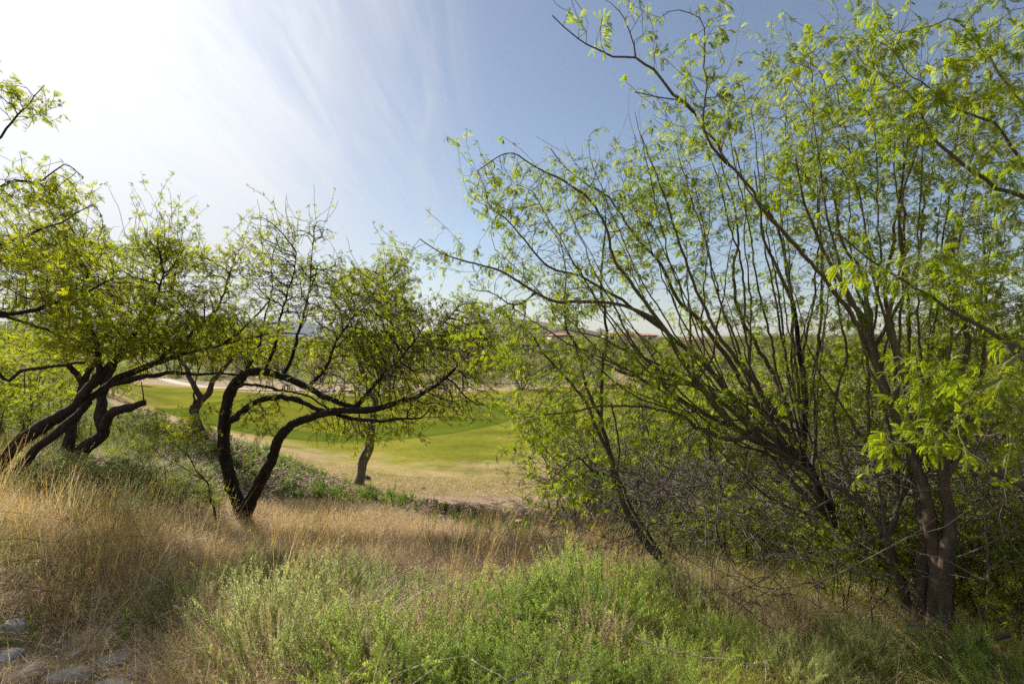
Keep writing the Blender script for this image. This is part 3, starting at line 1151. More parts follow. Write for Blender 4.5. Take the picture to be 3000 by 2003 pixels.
# ------------------------------------------------------------------ haze
hz = obj('haze', mesh_np('haze', *boxm(-11000, 11000, -9500, 10500, -12, 420)))
m, t = newmat('haze')
pv = N(t, 'ShaderNodeVolumePrincipled')
pv.inputs['Color'].default_value = (.86, .92, 1, 1)
pv.inputs['Density'].default_value = 2.2e-5
pv.inputs['Anisotropy'].default_value = 0.0
N(t, 'ShaderNodeOutputMaterial', ins={1: pv.outputs[0]})
hz.data.materials.append(m)
tag(hz, 'thin pale air haze between the viewer and the mountains', 'haze', kind='stuff')

# ------------------------------------------------------------------ houses on the far slope
MAT['stucco'] = plain('stucco', (.42, .33, .24), .9, .6, .12, .2, 6)
MAT['stucco2'] = plain('stucco2', (.50, .40, .30), .9, .6, .12, .2, 6)
MAT['tileroof'] = plain('tileroof', (.36, .19, .125), .85, 1.5, .3, .4, 8)
MAT['white'] = plain('white', (.75, .74, .71), .6, 2, .06)
MAT['glassdark'] = plain('glassdark', (.02, .025, .03), .15, 2, .1, spec=.8)
MAT['brickb'] = plain('brickb', (.26, .19, .15), .9, 2, .2)


def house(px, d, wpx, wallh, label, rot=0.0, pitched=True, mat='stucco', basez=None, toppy=None, depth=9.0):
    wd = wpx / FPX * d
    cx, cy, _ = Wp(px, 1000, d)
    z0 = float(H(cx, cy)[0])
    ztop = EYE - (toppy - HY) / FPX * d
    roofh = .75 if pitched else .35
    toppy += 3.5
    ztop = EYE - (toppy - HY) / FPX * d
    ez = ztop - roofh
    z0 = min(z0, ez - wallh)
    root = empty('house', (cx, cy, z0), rot)
    tag(root, label, 'house', 'tile roofed houses along the far ridge')
    hw, hd, eh = wd / 2, depth / 2, ez - z0
    obj('wall', mesh_np('wall', *boxm(-hw, hw, -hd, hd, -1.5, eh)), MAT[mat], root)
    ov = .5
    if pitched:
        V = np.array([[-hw - ov, -hd - ov, eh], [hw + ov, -hd - ov, eh], [hw + ov, hd + ov, eh], [-hw - ov, hd + ov, eh],
                      [-hw + hd * .7, 0, eh + roofh], [hw - hd * .7, 0, eh + roofh]])
        V = np.vstack([V, V[:4] - [0, 0, .2]])
        fs = [(0, 1, 5, 4), (1, 2, 5), (2, 3, 4, 5), (3, 0, 4), (6, 9, 8, 7), (0, 6, 7, 1), (1, 7, 8, 2), (2, 8, 9, 3), (3, 9, 6, 0)]
        me = bpy.data.meshes.new('roof')
        me.from_pydata(V.tolist(), [], fs)
        rf = obj('roof', me, MAT['tileroof'], root)
        # tile courses as thin ridges down the front slope
        cs = []
        for k in range(int(wd / .9)):
            xx = -hw + .5 + k * .9
            t0 = min(1, max(0, min(xx + hw, hw - xx) / max(hd * .7, .1)))
            a = np.array([xx, -hd - ov, eh + .04])
            b = np.array([xx, -hd - ov + (hd + ov) * t0, eh + .04 + roofh * t0])
            if t0 > .1:
                cs.append((np.array([a, (a + b) / 2, b]), np.array([.09, .09, .09])))
        if cs:
            V, F = multi_tubes(cs, 5)
            ro = obj('roof_tiles', mesh_np('roof_tiles', V, F), MAT['tileroof'], rf)
            ro['kind'] = 'stuff'
    else:
        parts = [boxm(-hw - .15, hw + .15, -hd - .15, -hd + .25, eh + .002, eh + roofh), boxm(-hw - .15, hw + .15, hd - .25, hd + .15, eh + .002, eh + roofh),
                 boxm(-hw - .15, -hw + .25, -hd + .252, hd - .252, eh + .002, eh + roofh), boxm(hw - .25, hw + .15, -hd + .252, hd - .252, eh + .002, eh + roofh), boxm(-hw + .26, hw - .26, -hd + .26, hd - .26, eh + .002, eh + .1)]
        obj('roof', mesh_np('roof', *cat_parts(parts)), MAT['tileroof'], root)
    nw = max(2, int(wd / 4.5))
    for k in range(nw):
        xx = -hw + wd * (k + .5) / nw + random.uniform(-.4, .4)
        ww = random.choice([.6, .8, 1.1])
        wn = obj('window', mesh_np('window', *cat_parts([boxm(xx - ww - .1, xx - ww, -hd - .08, -hd + .04, eh - 2.15, eh - .75), boxm(xx + ww, xx + ww + .1, -hd - .08, -hd + .04, eh - 2.15, eh - .75),
                                                         boxm(xx - ww - .1, xx + ww + .1, -hd - .09, -hd + .04, eh - .748, eh - .63), boxm(xx - ww - .15, xx + ww + .15, -hd - .14, -hd + .04, eh - 2.27, eh - 2.152)])), MAT['white'], root)
        obj('pane', mesh_np('pane', *boxm(xx - ww + .002, xx + ww - .002, -hd - .03, -hd + .03, eh - 2.15, eh - .75)), MAT['glassdark'], wn)
    return root


house(1462, 235, 38, 2.6, 'small low house with a strip of red roof, leftmost on the ridge', toppy=971)
house(1508, 228, 42, 2.6, 'low house with flat red roof edge just right of the leftmost ridge house', toppy=976, pitched=False)
house(1640, 240, 60, 2.6, 'half hidden tile roofed house below the middle of the grey hill', toppy=973, rot=.2)
house(1815, 230, 95, 2.8, 'long house with pale pink tiled roof where the grey hill slopes to the horizon', toppy=970, mat='stucco2')
house(1885, 215, 70, 2.8, 'house with a long bright red tile roof right of the pale roofed one', toppy=973, rot=-.15)
house(2025, 200, 60, 2.8, 'tan stucco house with a plain sunlit wall, seen between the right hand stems', toppy=985, mat='stucco2', rot=.3)
house(2690, 230, 110, 2.8, 'wide pink roofed house seen low between the thick stems at the far right', toppy=1001, mat='stucco2')
house(2795, 215, 60, 2.6, 'short orange roofed house right of the wide pink roofed one', toppy=1001, rot=.2)
house(2920, 225, 70, 2.6, 'red roofed house nearest the right edge of the ridge', toppy=1007)
house(1620, 165, 60, 2.6, 'flat house with an orange coping right of the white balcony', toppy=1008, pitched=False, mat='stucco')


def terrace_house():
    d = 150.0
    cx, cy, _ = Wp(1520, 1000, d)
    z0 = float(H(cx, cy)[0])
    root = empty('house', (cx, cy, z0), 0)
    tag(root, 'brown house with a white edged balcony over dark openings below the grey hill', 'house', 'tile roofed houses along the far ridge')
    zz = lambda py: EYE - (py - HY) / FPX * d - z0
    xx = lambda px: (px - 1520) / FPX * d
    obj('wall', mesh_np('wall', *cat_parts([boxm(xx(1485), xx(1562), 3.2, 9, -2, zz(1012)), boxm(xx(1485), xx(1490), 0, 3.198, -2, zz(1019.5)), boxm(xx(1540), xx(1543), 0.2, .7, -2, zz(1020)), boxm(xx(1512), xx(1514), 0.2, .7, -2, zz(1020))])), MAT['brickb'], root)
    obj('pier', mesh_np('pier', *boxm(xx(1480), xx(1484.6), -.6, 3, -2, zz(1001))), MAT['brickb'], root)
    bal = obj('balcony', mesh_np('balcony', *boxm(xx(1485), xx(1562), -.5, 3.1, zz(1019.2), zz(1017.6))), MAT['white'], root)
    obj('parapet', mesh_np('parapet', *boxm(xx(1486), xx(1550), -.35, -.1, zz(1017.5), zz(1011))), MAT['brickb'], bal)
    obj('coping', mesh_np('coping', *boxm(xx(1485.5), xx(1550.5), -.45, 0, zz(1010.9), zz(1008.6))), MAT['tileroof'], bal)
    obj('patio_roof', mesh_np('patio_roof', *boxm(xx(1484), xx(1505), 1.0, 4.5, zz(998.6), zz(997))), MAT['white'], root)
    obj('patio_wall', mesh_np('patio_wall', *boxm(xx(1497), xx(1503.5), 3.3, 4.2, zz(1011.9), zz(998.7))), MAT['stucco'], root)
    for a, b in ((1494, 1509), (1517, 1537), (1546, 1558)):
        obj('window', mesh_np('window', *boxm(xx(a), xx(b), 3.1, 3.3, zz(1034), zz(1021))), MAT['glassdark'], root)
    return root


terrace_house()

# ================================================================== trees, left half
def tree_forked():
    tr = [(725, 1565, 8.0), (706, 1500, 8.0), (680, 1400, 8.0), (662, 1300, 8.0), (668, 1200, 7.9), (686, 1128, 7.9), (720, 1094, 7.8), (762, 1086, 7.8), (830, 1103, 7.75), (900, 1138, 7.7), (985, 1178, 7.6), (1060, 1196, 7.6)]
    tr = base_fix(tr)
    T = Tree(org(tr), step=.075, tip=.0029, up=.08)
    T.guide(tr, .098, .025, name='trunk', attach=False, sides=14)
    T.guide([(712, 1525, 8.0), (757, 1430, 7.75), (800, 1345, 7.6), (828, 1292, 7.55), (868, 1252, 7.5), (912, 1236, 7.45), (1000, 1214, 7.4), (1080, 1212, 7.4), (1170, 1185, 7.4), (1260, 1140, 7.4), (1340, 1075, 7.4), (1390, 1010, 7.5)], .10, .012, sides=12)
    T.guide([(676, 1245, 7.95), (690, 1222, 7.9), (722, 1186, 7.8), (775, 1165, 7.7), (850, 1168, 7.6), (930, 1198, 7.5), (1010, 1222, 7.4), (1100, 1232, 7.3), (1230, 1225, 7.3)], .055, .012, sides=9)
    T.guide([(668, 1132, 7.95), (740, 1124, 7.7), (830, 1138, 7.5), (920, 1172, 7.4), (985, 1215, 7.3)], .026, .01)
    T.guide([(775, 1088, 7.8), (800, 1010, 7.9), (815, 930, 8.0), (850, 830, 8.1), (868, 740, 8.2)], .024, .005)
    T.guide([(830, 1103, 7.75), (870, 1010, 7.9), (900, 900, 8.1), (915, 780, 8.3), (920, 680, 8.4)], .024, .004)
    T.guide([(905, 1138, 7.7), (960, 1060, 7.8), (1010, 970, 8.0), (1060, 900, 8.1), (1100, 850, 8.2)], .024, .005)
    T.guide([(720, 1094, 7.8), (750, 1020, 8.2), (762, 950, 8.5), (790, 860, 8.7), (800, 740, 8.8)], .022, .004)
    T.guide([(1040, 1190, 7.6), (1120, 1110, 7.7), (1190, 1050, 7.8), (1240, 960, 7.9)], .03, .008)
    A = blobs([(850, 800, 8.3, 130, 170, .7, 620), (960, 860, 8.2, 140, 150, .8, 420), (1060, 980, 7.9, 190, 110, 1.0, 620), (1220, 1040, 7.7, 190, 130, 1.0, 760),
               (1000, 1120, 7.6, 280, 60, .9, 420), (1000, 1250, 7.5, 230, 45, .6, 260), (790, 1215, 7.7, 90, 55, .35, 90), (1280, 1180, 7.4, 170, 85, .7, 480),
               (760, 1020, 8.1, 100, 90, .7, 200), (925, 680, 8.4, 30, 50, .2, 40)])
    T.colonize(A, kill=.088, iters=70).shoots(260, (.25, .8))
    T.build('mesquite_tree', 'dark forked mesquite with two bent trunks arching right in front of the putting green', 'tree', MAT['bark_dark'], MAT['twig_dark'], SPR['left'], 'left', leaf=.55, leafh=7, lscale=.88, limbmat=MAT['bark_dark'], rough=.13)
    return T


def tree_leaning():
    tr = [(-45, 1430, 6.0), (0, 1368, 6.05), (50, 1310, 6.1), (110, 1265, 6.15), (200, 1215, 6.2), (262, 1178, 6.25), (330, 1128, 6.3), (420, 1084, 6.4), (520, 1042, 6.5), (600, 1020, 6.5), (665, 998, 6.5), (720, 955, 6.6), (790, 880, 6.7)]
    tr = base_fix(tr)
    T = Tree(org(tr), step=.07, tip=.0026, up=.1)
    T.guide(tr, .068, .008, name='trunk', attach=False, sides=12)
    T.guide([(-20, 1440, 5.9), (40, 1375, 5.85), (100, 1305, 5.85), (160, 1262, 5.9), (222, 1215, 6.0), (262, 1178, 6.2)], .05, .035, name='trunk', attach=False, sides=12)
    T.guide([(235, 1195, 6.2), (268, 1130, 6.2), (310, 1078, 6.25), (352, 1026, 6.3), (400, 960, 6.4), (450, 890, 6.5), (480, 800, 6.6)], .046, .007, sides=10)
    T.guide([(330, 1128, 6.3), (420, 1100, 6.3), (520, 1086, 6.3), (640, 1092, 6.35), (700, 1098, 6.4)], .035, .012)
    T.guide([(540, 1036, 6.5), (640, 1010, 6.6), (750, 982, 6.7), (860, 975, 6.8), (900, 980, 6.8)], .022, .007)
    T.guide([(450, 1070, 6.45), (560, 985, 6.4), (620, 900, 6.6), (655, 820, 6.8), (690, 750, 6.9)], .022, .006)
    T.guide([(300, 1095, 6.3), (280, 1000, 6.1), (250, 900, 6.0), (260, 800, 6.0)], .03, .008)
    A = blobs([(330, 900, 6.4, 200, 110, .9, 620), (520, 900, 6.6, 170, 110, .8, 480), (180, 800, 6.1, 220, 150, .8, 760), (400, 1010, 6.2, 220, 60, .7, 360),
               (620, 960, 6.6, 150, 80, .6, 260), (650, 810, 6.9, 95, 90, .4, 200), (480, 760, 6.7, 90, 90, .4, 200)])
    T.colonize(A, kill=.082, iters=70).shoots(260, (.25, .7))
    T.build('mesquite_tree', 'dark mesquite leaning in from the left edge on two long slanting trunks', 'tree', MAT['bark_dark'], MAT['twig_dark'], SPR['left'], 'left', leaf=1.25, leafh=7, lscale=.88, rough=.09)
    return T


def tree_edge():
    tr = [(-420, 1480, 4.6), (-400, 1250, 4.6), (-350, 1050, 4.6), (-260, 900, 4.7), (-200, 760, 4.8), (-120, 640, 4.9)]
    tr = base_fix(tr)
    T = Tree(org(tr), step=.065, tip=.002, up=.06)
    T.guide(tr, .10, .02, name='trunk', attach=False)
    T.guide([(-120, 640, 4.9), (-40, 560, 4.9), (30, 520, 4.9), (100, 530, 5.0), (180, 480, 5.0), (245, 520, 5.0)], .018, .004)
    T.guide([(-120, 640, 4.9), (-60, 480, 4.8), (0, 400, 4.8), (50, 330, 4.8), (130, 250, 4.8)], .018, .004)
    T.guide([(-260, 900, 4.7), (-120, 900, 4.8), (40, 912, 4.9), (120, 898, 5.0), (180, 878, 5.1), (262, 850, 5.2), (330, 815, 5.3)], .032, .007)
    T.guide([(-240, 890, 4.7), (-20, 918, 4.8), (100, 955, 5.0), (205, 988, 5.1), (270, 992, 5.2)], .026, .008)
    T.guide([(-350, 1050, 4.6), (-60, 1040, 4.7), (35, 1108, 4.8), (62, 1082, 4.8), (130, 1076, 4.9), (250, 1062, 5.0)], .028, .012)
    T.guide([(-200, 760, 4.8), (-60, 740, 4.9), (80, 700, 5.0), (200, 640, 5.1), (270, 600, 5.1)], .018, .004)
    A = blobs([(100, 565, 5.0, 115, 65, .5, 260), (50, 320, 4.8, 65, 70, .3, 90), (60, 760, 5.0, 230, 90, .7, 520), (200, 700, 5.1, 110, 60, .5, 150), (150, 900, 5.0, 190, 60, .5, 220)])
    T.colonize(A, kill=.09, iters=60).shoots(80, (.12, .3), .1)
    T.build('mesquite_tree', 'leafy mesquite reaching its upper boughs in over the left edge against the white sky', 'tree', MAT['bark_dark'], MAT['twig_dark'], SPR['left'], 'left', leaf=1.0, leafh=8)
    return T


def tree_twin():
    tr = [(182, 1345, 8.6), (205, 1260, 8.7), (232, 1180, 8.8), (246, 1110, 8.9), (290, 1020, 9.0), (320, 930, 9.2), (350, 840, 9.3)]
    tr = base_fix(tr)
    T = Tree(org(tr), step=.09, tip=.0026, up=.1)
    T.guide(tr, .085, .012, name='trunk', attach=False, sides=10)
    t2 = base_fix([(205, 1350, 8.4), (262, 1298, 8.4), (302, 1268, 8.5), (292, 1200, 8.6), (300, 1150, 8.7), (332, 1085, 8.8), (400, 1000, 9.0), (440, 900, 9.2), (460, 780, 9.4), (465, 690, 9.5)])
    T.guide(t2, .10, .006, name='trunk', attach=False, sides=12)
    T.guide([(305, 1262, 8.5), (318, 1222, 8.4), (345, 1198, 8.3), (385, 1188, 8.25), (422, 1179, 8.2)], .075, .045, grow=False, sides=10)
    T.guide([(415, 1180, 8.2), (417, 1150, 8.2), (414, 1118, 8.2)], .011, .006, grow=False)
    T.guide([(246, 1130, 8.9), (215, 1085, 8.8), (190, 1062, 8.7)], .05, .03, grow=False)
    T.guide([(420, 960, 9.1), (500, 870, 9.3), (520, 780, 9.5), (535, 680, 9.6)], .03, .006)
    A = blobs([(300, 880, 9.3, 200, 120, 1.1, 420), (460, 800, 9.4, 110, 170, .8, 460), (530, 830, 9.6, 90, 150, .7, 260), (480, 950, 9.2, 160, 80, .9, 260), (320, 1010, 9.0, 140, 70, .8, 180), (120, 740, 9.4, 170, 100, .9, 380)])
    T.colonize(A, kill=.11, iters=60).shoots(220, (.3, 1.0), .6)
    T.build('mesquite_tree', 'twin stemmed dark mesquite with a short cut limb, behind the leaning trunks on the left', 'tree', MAT['bark_dark'], MAT['twig_dark'], SPR['left'], 'left', leaf=1.1, leafh=5, rough=.13)
    return T


def tree_curved():
    tr = [(592, 1290, 12.6), (566, 1225, 12.6), (564, 1195, 12.6), (584, 1165, 12.6), (604, 1148, 12.6), (618, 1110, 12.7), (650, 1080, 12.8), (690, 1040, 13)]
    tr = base_fix(tr)
    T = Tree(org(tr), step=.12, tip=.0035, up=.1)
    T.guide(tr, .13, .03, name='trunk', attach=False, sides=12)
    T.guide([(586, 1163, 12.6), (572, 1130, 12.6), (556, 1098, 12.7), (545, 1070, 12.8), (500, 1010, 13)], .07, .02, sides=9)
    T.guide([(570, 1190, 12.6), (574, 1140, 12.4), (577, 1100, 12.3), (590, 1060, 12.4)], .03, .012)
    A = blobs([(620, 990, 13, 170, 70, 1.4, 420), (500, 990, 13.3, 140, 60, 1.3, 260), (740, 1020, 13, 120, 50, 1.2, 220)])
    T.colonize(A, kill=.17, iters=40).shoots(60, (.3, .8))
    T.build('mesquite_tree', 'small mesquite with a curved trunk forking at half height beside the fairway', 'tree', MAT['bark_rough'], MAT['twig_dark'], SPR['mid'], 'mid', leaf=2, leafh=6, lscale=1.1)
    return T


def tree_straight():
    tr = [(1048, 1428, 13.0), (1060, 1370, 13.0), (1078, 1290, 13.0), (1092, 1218, 13.0), (1108, 1140, 13.1), (1140, 1050, 13.2), (1160, 960, 13.3)]
    tr = base_fix(tr)
    T = Tree(org(tr), step=.12, tip=.0035, up=.12)
    T.guide(tr, .105, .028, name='trunk', attach=False, sides=14)
    T.guide([(1100, 1180, 13.05), (1060, 1080, 13.2), (1040, 980, 13.4), (1020, 880, 13.5)], .06, .012)
    T.guide([(1112, 1120, 13.1), (1200, 1040, 13.0), (1290, 960, 13.0), (1340, 900, 13)], .06, .012)
    T.guide([(1150, 1000, 13.2), (1150, 900, 13.4), (1120, 800, 13.5)], .04, .009)
    A = blobs([(1110, 870, 13.4, 170, 100, 1.6, 700), (1300, 960, 13.1, 170, 100, 1.5, 700), (1120, 990, 13.2, 220, 90, 1.7, 620), (1360, 1040, 13, 100, 90, 1.2, 260), (1190, 1090, 13.2, 180, 60, 1.3, 260), (1150, 780, 13.5, 60, 40, .7, 60), (1380, 930, 13.2, 60, 60, .8, 120)])
    T.colonize(A, kill=.13, iters=60).shoots(200, (.3, .9))
    T.build('mesquite_tree', 'straight trunked mesquite with a full yellow green crown at the near fairway edge', 'tree', MAT['bark_pale'], MAT['twig_dark'], SPR['mid'], 'mid', leaf=1.9, leafh=6, lscale=1.0)
    return T


def sapling():
    tr = base_fix([(642, 1520, 7.0), (610, 1440, 7.0), (575, 1385, 7.0), (552, 1330, 7.0), (560, 1250, 7.0)])
    T = Tree(org(tr), step=.06, tip=.0016, up=.1)
    T.guide(tr, .016, .004, name='trunk', attach=False)
    T.guide([(590, 1405, 7.0), (530, 1370, 7.0), (470, 1335, 7.0)], .008, .003)
    T.guide([(556, 1340, 7.0), (500, 1270, 7.0), (470, 1210, 7.0)], .008, .003)
    A = blobs([(545, 1270, 7.0, 85, 90, .4, 150), (470, 1290, 7.0, 80, 80, .3, 90), (620, 1420, 7.0, 60, 70, .3, 60)])
    T.colonize(A, kill=.09, iters=40)
    T.build('mesquite_sapling', 'thin young green sapling leaning left in front of the forked mesquite', 'sapling', MAT['twig_dark'], MAT['stalk_green'], SPR['left'], 'left', leaf=1.0, leafh=6, lscale=.9)


# ================================================================== trees, right half
def tree_slender():
    tr = base_fix([(2012, 1745, 4.7), (1930, 1622, 4.7), (1862, 1530, 4.7), (1812, 1400, 4.7), (1790, 1310, 4.7), (1774, 1220, 4.7), (1772, 1100, 4.7), (1781, 980, 4.7), (1772, 860, 4.7), (1768, 760, 4.7), (1775, 640, 4.7)])
    T = Tree(org(tr), step=.055, tip=.0015, up=.1)
    T.guide(tr, .036, .005, name='trunk', attach=False)
    T.guide([(1795, 1330, 4.7), (1745, 1260, 4.65), (1700, 1170, 4.6), (1640, 1110, 4.6), (1600, 1050, 4.6), (1560, 980, 4.6)], .02, .005)
    T.guide([(1990, 1700, 4.75), (1900, 1560, 4.8), (1850, 1460, 4.8), (1822, 1380, 4.85), (1815, 1290, 4.9), (1790, 1180, 4.9)], .02, .008)
    T.guide([(1775, 1215, 4.7), (1720, 1150, 4.7), (1690, 1040, 4.7), (1650, 930, 4.7), (1660, 800, 4.7), (1640, 700, 4.7)], .016, .004)
    T.guide([(1810, 1395, 4.7), (1740, 1380, 4.5), (1680, 1350, 4.4), (1620, 1400, 4.3)], .012, .004)
    A = blobs([(1620, 1180, 4.6, 150, 190, .6, 480), (1700, 950, 4.7, 140, 120, .5, 260), (1560, 1010, 4.6, 110, 100, .4, 200), (1680, 1400, 4.5, 130, 110, .5, 260), (1780, 700, 4.7, 120, 160, .4, 170), (1600, 1330, 4.5, 90, 90, .4, 130)])
    T.colonize(A, kill=.095, iters=70).shoots(80, (.2, .5))
    T.build('palo_verde_tree', 'slender single stem tree with thin upright branches, leftmost of the right hand trees', 'tree', MAT['bark_grey'], MAT['twig'], SPR['near'], 'near', leaf=.8, leafh=8, lscale=.95)


def tree_fan():
    tr = base_fix([(2640, 1890, 4.2), (2596, 1780, 4.25), (2553, 1693, 4.3), (2501, 1607, 4.35), (2449, 1545, 4.4), (2395, 1460, 4.45), (2369, 1380, 4.5), (2345, 1335, 4.5), (2338, 1244, 4.5), (2345, 1158, 4.5), (2342, 1050, 4.5), (2334, 946, 4.5), (2322, 884, 4.5)])
    T = Tree(org(tr), step=.055, jit=.45, tip=.0015, up=.12)
    T.guide(tr, .058, .016, name='trunk', attach=False, sides=14)
    g = T.guide
    g([(2322, 884, 4.5), (2285, 795, 4.5), (2245, 714, 4.45), (2230, 600, 4.4), (2210, 500, 4.4)], .016, .005)
    g([(2322, 884, 4.5), (2307, 786, 4.55), (2305, 723, 4.6), (2271, 625, 4.6), (2200, 545, 4.6), (2150, 430, 4.6)], .016, .005)
    g([(2369, 1380, 4.5), (2300, 1335, 4.45), (2190, 1284, 4.35), (2120, 1240, 4.3), (2042, 1053 + 90, 4.3), (1980, 1060, 4.3), (1926, 965, 4.35), (1838, 917, 4.4), (1768, 900, 4.4), (1645, 892, 4.4), (1565, 860, 4.4), (1480, 805, 4.4), (1365, 770, 4.4), (1290, 740, 4.4), (1230, 700, 4.4)], .031, .004, sides=9)
    g([(2240, 1305, 4.4), (2150, 1180, 4.5), (2060, 1060, 4.5), (1992, 1000, 4.55), (1926, 940, 4.6), (1838, 880, 4.6), (1760, 835, 4.6), (1690, 800, 4.6), (1620, 780, 4.65), (1540, 700, 4.7), (1480, 640, 4.7), (1420, 600, 4.7)], .028, .004)
    g([(2330, 1345, 4.5), (2240, 1230, 4.6), (2130, 1080, 4.7), (2040, 960, 4.7), (1970, 890, 4.7), (1920, 782, 4.7), (1871, 720, 4.7), (1836, 666, 4.7), (1782, 577, 4.7), (1724, 545, 4.7), (1657, 492, 4.7), (1612, 434, 4.7)], .03, .004)
    g([(2345, 1335, 4.5), (2260, 1180, 4.4), (2180, 1080, 4.3), (2103, 970, 4.3), (2059, 880, 4.3), (2036, 813, 4.3), (1996, 702, 4.3), (1960, 600, 4.3), (1920, 500, 4.3), (1880, 400, 4.3)], .026, .004)
    g([(2345, 1310, 4.5), (2290, 1150, 4.7), (2220, 1010, 4.8), (2165, 900, 4.8), (2150, 800, 4.8), (2160, 650, 4.8), (2120, 480, 4.8), (2110, 330, 4.8)], .026, .004)
    g([(2372, 1395, 4.5), (2385, 1250, 4.6), (2374, 1112, 4.6), (2390, 991, 4.6), (2396, 830, 4.6), (2392, 634, 4.6), (2400, 480, 4.6), (2420, 330, 4.6)], .022, .004)
    g([(2250, 1308, 4.4), (2210, 1285, 4.3), (2140, 1290, 4.25), (2080, 1265, 4.2), (2036, 1250, 4.15), (1996, 1222, 4.1), (1926, 1200, 4.1), (1849, 1187, 4.1), (1779, 1187, 4.1), (1705, 1198, 4.05), (1575, 1217, 4.0), (1500, 1226, 4.0)], .022, .004)
    g([(2230, 1290, 4.4), (2150, 1200, 4.4), (2031, 1127, 4.4), (1950, 1085, 4.4), (1890, 1052, 4.4), (1810, 1020, 4.4), (1740, 985, 4.4), (1660, 965, 4.4)], .022, .005)
    g([(1920, 1068, 4.4), (1862, 1102, 4.35), (1800, 1080, 4.3)], .014, .008, grow=False)
    g([(1926, 965, 4.35), (1880, 880, 4.4), (1800, 760, 4.4), (1760, 650, 4.4), (1700, 560, 4.4), (1560, 480, 4.4), (1480, 450, 4.4), (1400, 500, 4.4)], .016, .003)
    fan(T, [(2369, 1380, 4.5), (2345, 1335, 4.5), (2190, 1284, 4.35), (2449, 1545, 4.4), (2340, 1250, 4.5), (2042, 1143, 4.3)],
        [(1640, 740), (1730, 470), (1560, 560), (1980, 420), (2200, 320), (1500, 900), (1820, 520), (2050, 350), (1700, 690), (2300, 380), (2480, 420), (1680, 1020), (1900, 640), (2120, 260), (1590, 640), (2250, 640), (1760, 880), (2010, 700), (2400, 560), (1450, 730), (2180, 480), (1860, 330), (2380, 260), (2080, 560), (1550, 820), (1780, 640), (1930, 760), (2110, 820), (2280, 500), (1660, 600), (2020, 480), (2230, 400), (2440, 640), (1840, 1000), (1740, 1080), (2160, 620)], .0115, .0025, .5)
    g([(1565, 860, 4.4), (1500, 900, 4.3), (1440, 870, 4.3), (1380, 845, 4.3)], .008, .003)
    A = blobs([(1600, 620, 4.6, 200, 140, .6, 520), (1850, 600, 4.6, 220, 200, .8, 640), (1450, 560, 4.6, 90, 110, .3, 150), (1700, 830, 4.5, 200, 110, .6, 380), (1500, 790, 4.4, 180, 50, .3, 150), (2060, 640, 4.6, 200, 260, .8, 640),
               (1300, 740, 4.4, 130, 45, .25, 90), (1480, 960, 4.2, 110, 90, .4, 190), (1800, 1080, 4.3, 250, 120, .7, 560), (2150, 900, 4.6, 180, 180, .8, 420), (2330, 560, 4.7, 170, 260, .8, 560), (1600, 1230, 4.0, 110, 70, .3, 130), (2000, 1250, 4.3, 200, 90, .6, 300), (2200, 1130, 4.5, 220, 120, .8, 220), (2330, 250, 4.7, 200, 110, .6, 180)])
    T.colonize(A, kill=.10, iters=70).shoots(240, (.2, .6))
    T.build('palo_verde_tree', 'wide fan shaped tree whose dark leaning trunk throws long branches across the blue sky', 'tree', MAT['bark_dark'], MAT['twig'], SPR['near'], 'near', leaf=.82, leafh=8, lscale=.86, limbmat=MAT['bark_smooth'], rough=.10)
    return T


